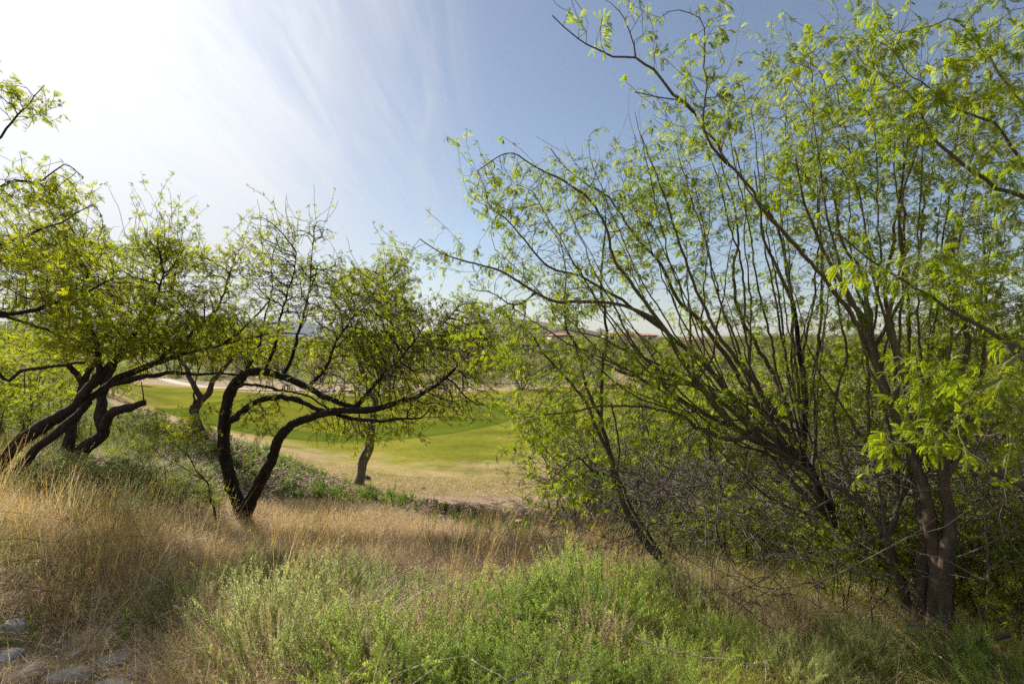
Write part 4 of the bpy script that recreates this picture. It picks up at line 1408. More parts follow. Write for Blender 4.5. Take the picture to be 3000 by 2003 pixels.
def tree_smooth():
    tr = base_fix([(2745, 1940, 3.45), (2737, 1791, 3.45), (2744, 1676, 3.45), (2742, 1590, 3.5), (2722, 1446, 3.5), (2682, 1330, 3.55), (2640, 1215, 3.6), (2616, 1180, 3.6), (2580, 1080, 3.65), (2540, 900, 3.7), (2512, 790, 3.7), (2468, 714, 3.7), (2440, 560, 3.7)])
    T = Tree(org(tr), step=.05, jit=.45, tip=.0015, up=.13)
    T.guide(tr, .048, .007, name='trunk', attach=False, sides=16)
    g = T.guide
    g(base_fix([(2765, 1945, 3.4), (2768, 1800, 3.4), (2775, 1660, 3.4), (2798, 1560, 3.4), (2800, 1470, 3.4), (2790, 1388, 3.4), (2800, 1250, 3.45), (2822, 1130, 3.5), (2830, 1000, 3.5), (2800, 860, 3.6), (2790, 700, 3.6)]), .05, .008, name='trunk', attach=False, sides=16)
    g(base_fix([(2690, 1930, 3.55), (2692, 1820, 3.55), (2708, 1647, 3.6), (2714, 1549, 3.6), (2703, 1422, 3.7), (2690, 1300, 3.7), (2676, 1150, 3.8), (2640, 1000, 3.8), (2615, 860, 3.8), (2624, 740, 3.8), (2640, 560, 3.8), (2660, 400, 3.8)]), .036, .006, name='trunk', attach=False, sides=12)
    g(base_fix([(2680, 1890, 3.6), (2660, 1780, 3.65), (2628, 1676, 3.7), (2593, 1560, 3.7), (2513, 1469, 3.8), (2432, 1417, 3.85), (2360, 1420, 3.9)]), .034, .012, name='trunk', attach=False, sides=12)
    g([(2600, 1570, 3.7), (2624, 1500, 3.75), (2628, 1330, 3.8), (2600, 1200, 3.9), (2590, 1050, 3.9), (2620, 946, 3.9)], .024, .008)
    g([(2625, 1195, 3.6), (2553, 1036, 3.65), (2521, 937, 3.7), (2477, 875, 3.7), (2441, 803, 3.7), (2400, 732, 3.7), (2350, 600, 3.7), (2330, 450, 3.7)], .024, .005)
    g([(2616, 1180, 3.6), (2640, 1080, 3.5), (2622, 900, 3.5), (2650, 760, 3.5), (2640, 600, 3.5), (2700, 400, 3.5)], .024, .005)
    g([(2513, 1469, 3.8), (2470, 1340, 3.9), (2450, 1200, 4), (2480, 1060, 4), (2470, 930, 4), (2440, 780, 4)], .016, .005)
    g([(2796, 1400, 3.4), (2835, 1280, 3.5), (2870, 1150, 3.6), (2890, 1000, 3.6), (2900, 840, 3.6), (2880, 700, 3.6)], .026, .006)
    g([(2553, 1036, 3.65), (2480, 900, 3.5), (2350, 740, 3.3), (2210, 580, 3.15), (2131, 484, 3.1), (2094, 422, 3.1), (2060, 385, 3.1), (2012, 306, 3.05), (1940, 290, 3.05), (1860, 270, 3.0)], .017, .003)
    fan(T, [(2640, 1215, 3.6), (2593, 1560, 3.7), (2703, 1422, 3.7), (2790, 1388, 3.4), (2553, 1036, 3.65)],
        [(2380, 330), (2560, 200), (2700, 250), (2850, 420), (2480, 520), (2620, 380), (2760, 560), (2900, 680), (2400, 640), (2540, 700), (2660, 120), (2820, 260), (2300, 800), (2450, 250), (2740, 400), (2940, 520)], .0115, .0025, .4)
    g([(2030, 340, 3.1), (1975, 270, 3.0), (1940, 232, 3.0), (1913, 194, 3.0), (1862, 160, 3.0), (1804, 150, 3.0), (1750, 129, 3.0), (1695, 106, 2.95), (1651, 72, 2.95), (1618, 46, 2.9)], .009, .003)
    g([(1862, 160, 3.0), (1850, 100, 3.0), (1820, 40, 3.0), (1790, 10, 3.0)], .005, .002)
    g([(2131, 484, 3.1), (2070, 400, 2.9), (2060, 250, 2.9), (2065, 130, 2.9), (2050, 50, 2.9), (1990, 30, 2.9)], .006, .002)
    A = blobs([(2450, 560, 3.7, 200, 260, .6, 620), (2650, 420, 3.7, 220, 240, .6, 620), (2800, 650, 3.6, 200, 220, .6, 460), (2620, 820, 3.8, 260, 200, .7, 560), (2850, 950, 3.6, 170, 160, .5, 260), (2100, 350, 3.1, 130, 110, .3, 150), (1880, 120, 3.0, 90, 110, .18, 60), (1720, 90, 2.95, 90, 60, .15, 36), (2070, 120, 2.9, 70, 90, .15, 34),
               (2500, 1150, 3.9, 200, 150, .5, 260), (2560, 230, 3.8, 150, 130, .4, 160), (2880, 300, 3.7, 150, 200, .4, 200), (2780, 1250, 3.5, 160, 150, .5, 160)])
    T.colonize(A, kill=.09, iters=80).shoots(160, (.2, .5))
    T.build('palo_verde_tree', 'tree with tall smooth olive stems on rough brown feet at the lower right', 'tree', MAT['bark_rough'], MAT['twig'], SPR['near'], 'near', leaf=.82, leafh=8, limbmat=MAT['bark_smooth'], rough=.09, lscale=.86)
    return T


def tree_right_edge():
    tr = base_fix([(4100, 1900, 2.3), (3900, 1500, 2.35), (3600, 1150, 2.4), (3400, 800, 2.4), (3250, 600, 2.4)])
    T = Tree(org(tr), step=.045, tip=.0013, up=.04)
    T.guide(tr, .06, .02, name='trunk', attach=False)
    g = T.guide
    g([(3250, 600, 2.4), (3080, 590, 2.4), (3000, 572, 2.4), (2930, 545, 2.4), (2858, 508, 2.4), (2780, 460, 2.4), (2722, 380, 2.4), (2690, 322, 2.4), (2655, 270, 2.4)], .014, .003)
    g([(3250, 600, 2.4), (3060, 500, 2.4), (2978, 450, 2.4), (2940, 390, 2.4), (2905, 355, 2.4), (2810, 325, 2.4), (2755, 285, 2.4), (2700, 240, 2.4)], .014, .003)
    g([(3450, 900, 2.4), (3200, 1020, 2.3), (3010, 1018, 2.3), (2955, 1008, 2.3), (2900, 978, 2.3), (2850, 948, 2.3), (2780, 910, 2.3), (2730, 880, 2.3), (2650, 828, 2.3), (2550, 755, 2.3), (2480, 700, 2.3), (2400, 662, 2.3)], .017, .003)
    g([(3500, 1000, 2.4), (3150, 1120, 2.3), (3000, 1060, 2.3), (2950, 1010, 2.3)], .018, .012)
    g([(3700, 1200, 2.4), (3200, 1500, 2.6), (3010, 1430, 2.8), (2893, 1371, 2.9), (2835, 1348, 3.0)], .03, .022, grow=False)
    g([(3250, 600, 2.4), (3050, 350, 2.5), (2960, 220, 2.5), (2880, 120, 2.5), (2800, 60, 2.5)], .01, .003)
    g([(3000, 1020, 2.3), (2900, 1120, 2.2), (2800, 1200, 2.2), (2680, 1290, 2.2), (2560, 1300, 2.2)], .008, .003)
    A = blobs([(2800, 330, 2.4, 180, 120, .3, 170), (2900, 480, 2.4, 150, 80, .25, 90), (2720, 800, 2.3, 260, 90, .25, 150), (2880, 760, 2.4, 150, 120, .3, 150), (2850, 1130, 2.25, 200, 120, .3, 190), (2600, 350, 2.4, 130, 110, .2, 60), (2850, 100, 2.5, 180, 110, .25, 110), (2550, 130, 2.5, 120, 80, .2, 40), (2700, 1290, 2.2, 130, 40, .15, 50), (2950, 620, 2.5, 100, 150, .3, 90)])
    T.colonize(A, kill=.08, iters=80).shoots(50, (.15, .4))
    T.build('mesquite_tree', 'close blurred mesquite reaching feathery boughs in over the right edge', 'tree', MAT['bark_grey'], MAT['stalk_green'], SPR['near'], 'near', leaf=.72, leafh=10, leafdroop=.4)
    return T


for f_ in (tree_forked, tree_leaning, tree_edge, tree_twin, tree_curved, tree_straight, sapling, tree_slender, tree_fan, tree_smooth, tree_right_edge):
    f_()


# ================================================================== thicket shrubs and scrub trees in the middle distance (copied individuals)
def shrub_proto(name, label, cat, h, w_, nst, natt, spr, key, leaf, bark, twig, step=.08, tip=.0026, kill=.13, lscale=1.0, lean=0.0, group=None):
    T = Tree((0, 0, 0), step=step, tip=tip, up=.1)
    for k in range(nst):
        a = random.uniform(0, 6.28)
        r_ = random.uniform(.25, .9) * w_ * .5
        p0 = np.array([math.cos(a) * .12, math.sin(a) * .12, -.05])
        p2 = np.array([math.cos(a) * r_ + lean, math.sin(a) * r_, h * random.uniform(.5, .9)])
        p1 = p0 * .5 + p2 * .5 + np.array([math.cos(a) * .15 * w_ * .3, math.sin(a) * .15 * w_ * .3, -.05 * h]) + np.array(rr(.08 * h))
        T.guide([p0, p1, p2], h * .014, .006, attach=False, name='trunk' if k == 0 else 'stem', pxmode=False)
    v = R.normal(0, 1, (natt, 3))
    v /= np.linalg.norm(v, axis=1, keepdims=True)
    v *= R.random((natt, 1)) ** .42
    lob = 1 + .28 * np.sin(np.arctan2(v[:, 1], v[:, 0]) * 3 + 1)[:, None]
    A = v * np.array([w_ * .5, w_ * .5, h * .42]) * lob + np.array([lean, 0, h * .58])
    T.colonize(A, kill=kill, iters=60)
    return T.build(name, label, cat, bark, twig, spr, key, group=group, leaf=leaf, leafh=4, lscale=lscale, rough=.05, gsides=6)


def place(root, px, py, d=None, s=1.0, rz=None, label=None, first=False):
    o = root if first else copy_tree(root)
    if d is None:
        x, y, z = GP(px, py)
    else:
        x, y = X(px, d)
        z = float(H(x, y)[0])
    o.location = (x, y, z - .03)
    o.rotation_euler = (0, 0, random.uniform(0, 6.28) if rz is None else rz)
    o.scale = (s, s, s * random.uniform(.9, 1.1))
    if label:
        o['label'] = label
    return o


def where(k, words_):
    return words_[k]


TH = [a + ' thicket shrub ' + b for b in ('of grey twigs in the front row', 'in the middle row of the thicket', 'in the back row of the thicket') for a in
      ('leftmost', 'second from left', 'third from left', 'fourth from left', 'fifth from left', 'sixth from left', 'seventh from left', 'last at right')]
TH = TH[:8] + TH[8:14] + [TH[15]] + TH[16:20] + [TH[23]]
G_TH = 'tangled shrubs of the thicket behind the right hand trees'
tp = [shrub_proto('thicket_shrub', 'tangle of grey twigs with small bright leaves behind the right hand stems', 'shrub', 2.2, 2.6, 8, 1500, SPR['midright'], 'midright', 1.0, MAT['bark_grey'], MAT['twig_grey'], group=G_TH),
      shrub_proto('thicket_shrub', 'tangle of grey twigs with small bright leaves behind the right hand stems', 'shrub', 2.6, 2.4, 7, 1400, SPR['midright'], 'midright', 1.15, MAT['bark_dark'], MAT['twig'], group=G_TH)]
first = [True, True]
for k, (px, d, s) in enumerate([(1700, 7.9, .75), (1880, 7.2, .75), (2080, 7.0, .9), (2260, 6.2, .85), (2450, 6.4, 1.0), (2650, 5.8, .95), (2850, 5.4, .95), (3050, 5.2, 1.0),
                                (1780, 9.6, .9), (1980, 9.4, 1.0), (2180, 9.5, 1.1), (2400, 9.0, 1.15), (2620, 8.4, 1.15), (2850, 8.0, 1.15), (3080, 8.0, 1.2),
                                (1960, 13, 1.15), (2160, 13.5, 1.25), (2380, 13, 1.3), (2620, 12, 1.35), (2880, 11.5, 1.35)]):
    i = k % 2
    place(tp[i], px, 0, d, s, label=TH[k], first=first[i])
    first[i] = False

# far shrubs: one merged crown mesh each, copied
def far_bush(name, seed, h, w_, nl, mat, size, group, label, cat='shrub', twigs=True):
    rg = np.random.default_rng(seed)
    nc = 26
    cc = rg.normal(0, 1, (nc, 3))
    cc /= np.linalg.norm(cc, axis=1, keepdims=True)
    cc *= rg.random((nc, 1)) ** .4
    cc = cc * np.array([w_ * .42, w_ * .42, h * .36]) + np.array([0, 0, h * .56])
    ci = rg.integers(0, nc, nl)
    P = cc[ci] + rg.normal(0, 1, (nl, 3)) * np.array([w_ * .11, w_ * .11, h * .085])
    P[:, 2] = np.abs(P[:, 2])
    a = rg.normal(0, 1, (nl, 3))
    a /= np.linalg.norm(a, axis=1, keepdims=True)
    b = np.cross(a, rg.normal(0, 1, (nl, 3)))
    b /= np.linalg.norm(b, axis=1, keepdims=True)
    s = size * rg.uniform(.5, 1.3, (nl, 1))
    V = np.stack([P - a * s, P + b * s * .35, P + a * s, P - b * s * .35], 1).reshape(-1, 3)
    F = np.arange(nl * 4).reshape(-1, 4)
    root = empty(name, (0, 0, 0))
    tag(root, label, cat, group)
    fo = obj('foliage', mesh_np('foliage', V, F), mat, root)
    fo['kind'] = 'stuff'
    ch = []
    for k in range(nc):
        p0 = np.array([rg.uniform(-.1, .1), rg.uniform(-.1, .1), -.2])
        md = p0 * .4 + cc[k] * .6 + rg.normal(0, .08, 3) * w_
        md[2] *= .8
        C = catmull([p0, md, cc[k]], h * .12)
        ch.append((C, np.linspace(h * .012, h * .004, len(C))))
    V, F = multi_tubes(ch, 4)
    obj('branches', mesh_np('branches', V, F), MAT['twig'], root)['kind'] = 'stuff'
    return root


G_FAR = 'scrub trees scattered over the far slope'
fb = [far_bush('scrub_tree', 100 + i, h, w_, nl, MAT[mt_], sz, G_FAR, 'rounded olive green scrub tree on the far slope beyond the golf green')
      for i, (h, w_, nl, mt_, sz) in enumerate([(3.6, 4.6, 5200, 'leaf_far', .085), (3.0, 4.2, 4600, 'leaf_far', .08), (4.4, 4.8, 5600, 'leaf_far', .09), (2.4, 3.4, 3600, 'leaf_grey', .075)])]
fst = [True] * 4
cnt = 0
rg = random.Random(5)
for d0, d1, n_b, pmin, pmax in ((50, 70, 20, 250, 3000), (70, 100, 40, 100, 3000), (100, 150, 54, 0, 3000), (150, 230, 64, 0, 3000)):
    for k in range(n_b):
        d = math.sqrt(rg.uniform(d0 * d0, d1 * d1))
        px = pmin + (pmax - pmin) * (k + rg.random()) / n_b
        if d < 64 and px < 1500 and not (870 < px < 1450 and d > 56):
            continue
        if d < 100 and 690 < px < 860 and d < 60:
            continue
        if 1440 < px < 1660 and 100 < d < 160:      # leave the terrace house in view
            d = rg.choice([85, 170])
        i = rg.choice([0, 0, 1, 1, 2, 3])
        x, y = X(px, d)
        z = float(H(x, y)[0])
        # keep crowns below the ridge line seen in the photograph
        s = rg.uniform(.7, 1.2) * (1.0 if d < 120 else 1.15)
        maxh = (HY - 975) / FPX * d + EYE - z if px > 900 else (HY - 955) / FPX * d + EYE - z
        if 1465 < px < 1575 and d < 150:
            maxh = (HY - 1027) / FPX * d + EYE - z
        s = min(s, max(.3, maxh / (3.6 * 1.15)))
        o = place(fb[i], px, 0, d, s, rz=rg.uniform(0, 6.28), first=fst[i])
        o.location = (x, y, z - .15)
        fst[i] = False
        cnt += 1

# scrub cover: low far vegetation nobody could count
def sctile(seed, mat):
    rg = np.random.default_rng(seed)
    nl = 260
    P = np.stack([rg.normal(0, .55, nl), rg.normal(0, .55, nl), np.abs(rg.normal(0, .3, nl)) + .05], 1)
    a = rg.normal(0, 1, (nl, 3)); a /= np.linalg.norm(a, axis=1, keepdims=True)
    b = np.cross(a, rg.normal(0, 1, (nl, 3))); b /= np.linalg.norm(b, axis=1, keepdims=True)
    s = .1 * rg.uniform(.5, 1.3, (nl, 1))
    V = np.stack([P - a * s, P + b * s * .35, P + a * s, P - b * s * .35], 1).reshape(-1, 3)
    return obj('scrub_clump', mesh_np('scrub_clump', V, np.arange(nl * 4).reshape(-1, 4)), mat, link=False)


sc_v = [sctile(1, MAT['leaf_far']), sctile(2, MAT['leaf_grey']), sctile(3, MAT['leaf_far'])]


def sector(n, d0, d1, p0, p1):
    d = np.sqrt(R.uniform(d0 ** 2, d1 ** 2, n))
    px = R.uniform(p0, p1, n)
    x = (px - HX) / FPX * d
    return np.stack([x, d, H(x, d)], 1)


P = np.concatenate([sector(1700, 58, 110, -200, 3200), sector(2400, 110, 260, -200, 3200), sector(2600, 260, 700, -200, 3200)])
sc = np.clip(P[:, 1] / 90, .9, 5) * R.uniform(.6, 1.3, len(P))
so = scatter('scrub', 'scrub', sc_v, P, np.stack([0 * sc, 0 * sc, R.uniform(0, 6.28, len(P))], 1), sc)
tag(so, 'low olive desert scrub covering the far slopes', 'scrub', kind='stuff')

# shrubs on the left bank
G_LB = 'green shrubs growing on the left bank'
lb = [shrub_proto('bank_shrub', 'soft green shrub on the bank at the far left', 'shrub', 1.2, 1.7, 9, 700, SPR['left'], 'left', 2.0, MAT['twig'], MAT['twig'], step=.07, kill=.1, group=G_LB),
      shrub_proto('bank_shrub', 'soft green shrub on the bank at the far left', 'shrub', 1.0, 1.6, 9, 650, SPR['left'], 'left', 2.6, MAT['twig'], MAT['twig'], step=.07, kill=.1, group=G_LB)]
fl = [True, True]
BL = ['just above the leaning trunks at the left edge', 'right of the one above the leaning trunks', 'cut by the left edge at trunk height', 'in the second row at the left edge', 'in the second row behind the twin stemmed mesquite', 'large, in the third row of the bank',
      'large, in the third row at the left edge', 'beside the far end of the cut limb', 'small, in front at the foot of the bank', 'small, by the fairway corner', 'in the fourth row above the fairway corner', 'tall, high on the bank at the left edge', 'high on the bank above the fairway', 'highest on the bank, nearest the path', 'lowest at the left edge beside the leaning feet']
for k, (px, d, s) in enumerate([(40, 12, 1.2), (150, 13.5, 1.1), (-60, 14, 1.3), (60, 17, 1.4), (220, 18, 1.2), (120, 21, 1.7), (0, 24, 1.9), (260, 25, 1.3), (40, 9.2, .85), (330, 23, 1.0), (170, 30, 2.0), (60, 34, 2.2), (280, 38, 1.8), (380, 46, 2.0), (-120, 11, 1.2)]):
    i = k % 2
    place(lb[i], px, 0, d, s, label='soft green bank shrub ' + BL[k], first=fl[i])
    fl[i] = False
# undergrowth beneath the left mesquites
G_UG = 'dark undergrowth shrubs at the feet of the left mesquites'
UL = ['left of the slender stem foot', 'right of the slender stem foot', 'between the slender stem and the leaning dark trunk', 'under the fan shaped tree', 'left of the leaning dark trunk foot', 'behind the leaning dark trunk foot', 'in front of the leaning dark trunk',
      'left of the smooth olive stems', 'behind the smooth olive stems', 'right of the smooth olive stems', 'beside the thin olive pole stem', 'at the right edge below the fallen branch', 'at the right edge in deep shade', 'deep in the thicket above the leaning trunk']
us = shrub_proto('understory_shrub', 'x', 'shrub', 1.0, 1.3, 9, 650, SPR['midright'], 'midright', 1.5, MAT['bark_dark'], MAT['twig'], step=.06, tip=.002, kill=.085, lscale=.8, group='leafy shrubs filling the ground under the right hand trees')
for k, (px, d, s_) in enumerate([(1900, 5.4, .6), (2080, 5.6, .75), (2200, 5.2, .75), (2330, 5.0, .85), (2420, 4.9, .6), (2560, 4.9, .9), (2480, 3.9, .5), (2620, 4.3, .7), (2760, 4.3, .9), (2880, 3.8, .75), (2950, 4.4, 1.0), (3060, 3.6, .8), (2980, 3.2, .5), (2280, 6.0, 1.0)]):
    place(us, px, 0, d, s_, label='dark green leafy shrub ' + UL[k], first=(k == 0))
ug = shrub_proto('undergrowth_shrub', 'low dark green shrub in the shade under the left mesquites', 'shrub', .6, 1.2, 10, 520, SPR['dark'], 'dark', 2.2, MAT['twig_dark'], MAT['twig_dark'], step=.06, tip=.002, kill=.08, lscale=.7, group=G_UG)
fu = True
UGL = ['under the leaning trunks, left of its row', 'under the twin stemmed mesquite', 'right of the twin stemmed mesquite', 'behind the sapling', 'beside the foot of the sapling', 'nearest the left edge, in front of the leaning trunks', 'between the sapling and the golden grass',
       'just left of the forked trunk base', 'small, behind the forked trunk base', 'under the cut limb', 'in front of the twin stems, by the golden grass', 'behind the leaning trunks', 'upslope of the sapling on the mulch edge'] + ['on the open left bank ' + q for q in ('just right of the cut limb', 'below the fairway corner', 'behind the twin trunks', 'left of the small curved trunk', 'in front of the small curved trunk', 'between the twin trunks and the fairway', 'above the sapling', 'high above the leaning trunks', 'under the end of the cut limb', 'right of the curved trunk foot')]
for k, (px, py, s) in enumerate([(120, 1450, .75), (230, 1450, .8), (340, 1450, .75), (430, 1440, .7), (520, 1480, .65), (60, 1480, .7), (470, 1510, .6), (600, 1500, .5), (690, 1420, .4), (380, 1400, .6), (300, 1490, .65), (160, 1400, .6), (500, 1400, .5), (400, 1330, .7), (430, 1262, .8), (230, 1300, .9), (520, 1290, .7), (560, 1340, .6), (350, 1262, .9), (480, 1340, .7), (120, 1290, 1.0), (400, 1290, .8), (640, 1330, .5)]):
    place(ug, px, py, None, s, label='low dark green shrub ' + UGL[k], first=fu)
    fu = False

# ================================================================== grasses
def blade(V, F, base, az, lean, L, w_, droop, seg=3, head=0):
    d = np.array([math.cos(az) * lean, math.sin(az) * lean, 1.0])
    d /= np.linalg.norm(d)
    s_ = np.array([-math.sin(az + random.uniform(-1, 1)), math.cos(az + random.uniform(-1, 1)), 0.0])
    p = np.array(base, float)
    n0 = len(V)
    for i in range(seg + 1):
        ww = w_ * (1 - .85 * i / seg) * .5
        V += [p - s_ * ww, p + s_ * ww]
        if i < seg:
            d = d + np.array([math.cos(az) * droop * .5, math.sin(az) * droop * .5, -droop]) / seg
            d /= np.linalg.norm(d)
            p = p + d * L / seg
    for i in range(seg):
        a = n0 + i * 2
        F += [(a, a + 1, a + 3), (a, a + 3, a + 2)]
    for k in range(head):
        q = p - d * L * .22 * k / max(head, 1) + np.array(rr(.004))
        e = d * .022 + np.array(rr(.014))
        f = np.array(rr(.004))
        n = len(V)
        V += [q, q + e * .5 + f, q + e]
        F += [(n, n + 1, n + 2)]


def tuft(name, mat, nb, L0, L1, w_, spread, lean, droop, wind=0.0, head=0, rad_=.05, seg=3, headp=.3):
    V, F = [], []
    for _ in range(nb):
        a = random.uniform(0, 6.28)
        r_ = rad_ * math.sqrt(random.random())
        az = a + random.gauss(0, .6)
        if random.random() < wind:
            az = random.gauss(-.3, .6)
        blade(V, F, (math.cos(a) * r_, math.sin(a) * r_, -.01), az, abs(random.gauss(0, lean)) + spread, random.uniform(L0, L1), w_ * random.uniform(.6, 1.3), droop * random.uniform(.3, 1.4), seg, head if random.random() < headp else 0)
    return obj(name, mesh_np(name, np.array(V), np.array(F)), mat, link=False)


TF = {
    'straw': [tuft('straw_tuft', MAT['straw'], 46, .18, .5, .0042, .15, .45, 1.0, .5, 6, .09) for _ in range(4)] + [tuft('straw_tuft', MAT['gold'], 36, .2, .5, .004, .1, .4, .9, .5, 6, .08)],
    'hay': [tuft('hay_tuft', MAT['straw'], 44, .12, .38, .0045, .8, 1.0, .9, .4, 3, .16) for _ in range(3)] + [tuft('hay_tuft', MAT['strawpink'], 44, .12, .38, .0045, .8, 1.0, .9, .4, 3, .16)],
    'fine': [tuft('fine_tuft', MAT['strawpink'], 50, .08, .24, .004, .12, .5, .7, .2, 5, .1, 2, .6) for _ in range(4)] + [tuft('fine_tuft', MAT['straw'], 42, .1, .28, .004, .12, .5, .7, .2, 5, .1, 2, .6)],
    'stalk': [tuft('tall_stalks', MAT['gold'], 14, .55, 1.0, .0052, .05, .22, .45, .6, 9, .08, 5, .7) for _ in range(3)] + [tuft('tall_stalks', MAT['straw'], 10, .5, .95, .005, .05, .28, .6, .6, 9, .08, 5, .7)],
    'green': [tuft('green_tuft', MAT['greengrass'], 50, .12, .36, .0045, .1, .35, .7, .3, 0, .06) for _ in range(3)],
    'turf': [tuft('turf_tuft', MAT['straw'], 22, .015, .05, .005, .2, .6, .3, 0, 0, .09, 2), tuft('turf_tuft', MAT['gold'], 20, .015, .05, .005, .2, .6, .3, 0, 0, .09, 2), tuft('turf_tuft', MAT['greengrass'], 26, .015, .045, .005, .1, .5, .3, 0, 0, .09, 2), tuft('turf_tuft', MAT['straw'], 20, .015, .05, .005, .2, .6, .3, 0, 0, .09, 2)],
}


def ground_pts(n, x0, x1, y0, y1, poly=None, noise_=0.0, seed=0):
    x = R.uniform(x0, x1, n)
    y = R.uniform(y0, y1, n)
    P = np.stack([x, y, np.zeros(n)], 1)
    keep = np.abs(x) < y * 1.05 + 1.2
    if noise_:
        keep &= (vnoise(P, 1.1, seed) * .6 + vnoise(P, 3.3, seed + 2) * .5 + R.normal(0, .25, n)) > noise_
    P = P[keep]
    P[:, 2] = H(P[:, 0], P[:, 1])
    if poly is not None:
        px, py = proj(P)
        P = P[inpoly(px, py, poly)]
    return P


def put(name, key, P, s0, s1, label, tilt=.12, lift=0.0, wind=False):
    px, py = proj(P)
    P = P[~((px < 470) & (py > 1835) & (R.random(len(P)) < .82) & (px > -300))]
    n = len(P)
    rot = np.stack([R.normal(0, tilt, n), R.normal(0, tilt, n), R.normal(0, .9, n) if wind else R.uniform(0, 6.28, n)], 1)
    P = P + np.array([0, 0, lift])
    o = scatter(name, 'g_' + key, TF[key], P, rot, R.uniform(s0, s1, n))
    tag(o, label, 'grass', kind='stuff')
    return o


NEARL = [(-400, 1380), (0, 1440), (250, 1500), (450, 1530), (620, 1560), (900, 1570), (1100, 1600), (1100, 2400), (-900, 2400)]
MID = [(420, 1500), (560, 1490), (860, 1483), (1150, 1515), (1380, 1585), (1640, 1595), (1900, 1600), (1900, 1760), (900, 1760), (420, 1640)]
RIGHTB = [(1500, 1600), (1900, 1580), (2400, 1500), (3300, 1450), (3900, 2400), (1400, 2400)]
P = ground_pts(17000, -9, 1.6, 1.7, 9, NEARL, .0, 61)
put('dry_grass', 'straw', P[:int(len(P) * .62)], .5, .95, 'golden dry grass matted over the slope at the lower left', wind=True)
P = ground_pts(15000, -8, 4, 1.7, 9, NEARL, -.25, 1)
put('matted_hay', 'hay', P, .55, 1.35, 'flattened pale hay between the dry grass tufts at the lower left', tilt=.2)
P = ground_pts(26000, -8, 4.5, 3.6, 12, MID)
put('short_dry_grass', 'fine', P, .6, 1.2, 'short pinkish tan dry grass on the slope below the forked tree')
P = ground_pts(1500, -7, -1.3, 2.6, 7.5, [(-400, 1400), (0, 1450), (330, 1520), (520, 1600), (420, 1800), (-400, 1800)], -.2, 4)
put('tall_grass', 'stalk', P, .45, .82, 'tall golden grass stalks with thin seed heads at the left', wind=True)
P = ground_pts(260, -3.5, 2.2, 3.4, 8, [(450, 1560), (1900, 1600), (1900, 1800), (450, 1900)], 0, 7)
put('tall_grass', 'stalk', P, .45, .8, 'scattered thin straw stalks standing above the green brush', wind=True)
P = ground_pts(1500, -7, -1.5, 2.0, 6, [(-300, 1560), (130, 1640), (420, 1700), (520, 1800), (420, 1900), (-300, 1900)], .1, 9)
put('green_grass', 'green', P, .8, 1.4, 'clumps of green and orange grass above the stones at the lower left', wind=True)
P = ground_pts(9000, -7, 6, 6, 13, [(300, 1380), (900, 1420), (1200, 1460), (1600, 1560), (1900, 1560), (1900, 1640), (420, 1600)], .42, 12)
put('green_grass', 'green', P[:700], .35, .9, 'small green grass clumps on the mulch and dry grass of the slope')
P = ground_pts(9000, -12, -2, 3.6, 16, [(-400, 1100), (250, 1200), (480, 1240), (620, 1400), (620, 1560), (200, 1520), (-400, 1480)], -.1, 14)
put('bank_grass', 'hay', P, .5, 1.1, 'dry grass scattered over the shaded left bank', tilt=.2)
P = ground_pts(12000, -12, -2, 3.6, 17, [(-400, 1100), (250, 1200), (480, 1240), (620, 1400), (620, 1560), (200, 1520), (-400, 1480)], -.1, 15)
put('bank_grass', 'green', P, .6, 1.2, 'soft green grass patches on the shaded left bank', tilt=.2)
P = ground_pts(16000, .5, 9, 1.8, 10, RIGHTB, -.1, 21)
put('dry_grass', 'hay', P[:5200], .4, .9, 'dry grass and litter under the right hand trees', tilt=.25)
P = ground_pts(14000, .3, 8, 1.8, 8, RIGHTB, 0, 23)
put('green_grass', 'green', P[:3600], .3, .8, 'fresh green grass under the right hand trees', tilt=.2)
P = ground_pts(40000, -8, 7, 12.5, 17.5, [(560, 1270), (900, 1350), (1100, 1380), (1300, 1390), (1500, 1370), (1700, 1340), (1700, 1480), (1300, 1490), (1000, 1440), (800, 1400)])
put('turf_edge', 'turf', P[:9000], .6, 1.2, 'thin yellowing turf at the near edge of the fairway', lift=.03)

# ------------------------------------------------------------------ wood chips
def chips(mat, n=16):
    V, F = [], []
    for _ in range(n):
        c = np.array([random.uniform(-.14, .14), random.uniform(-.14, .14), random.uniform(.003, .02)])
        a = random.uniform(0, 3.14)
        L, W_ = random.uniform(.012, .035), random.uniform(.005, .012)
        u = np.array([math.cos(a), math.sin(a), random.uniform(-.4, .4)]) * L
        v = np.array([-math.sin(a), math.cos(a), random.uniform(-.4, .4)]) * W_
        up = np.array([0, 0, .006])
        b = len(V)
        V += [c - u - v, c + u - v * .6, c + u * .8 + v, c - u * .9 + v, c - u * .9 - v * .8 + up, c + u * .8 - v * .5 + up, c + u * .7 + v * .8 + up, c - u * .8 + v * .9 + up]
        F += [(b + 4, b + 5, b + 6, b + 7), (b, b + 1, b + 5, b + 4), (b + 1, b + 2, b + 6, b + 5), (b + 2, b + 3, b + 7, b + 6), (b + 3, b, b + 4, b + 7)]
    return obj('wood_chips', mesh_np('wood_chips', np.array(V), np.array(F)), mat, link=False)


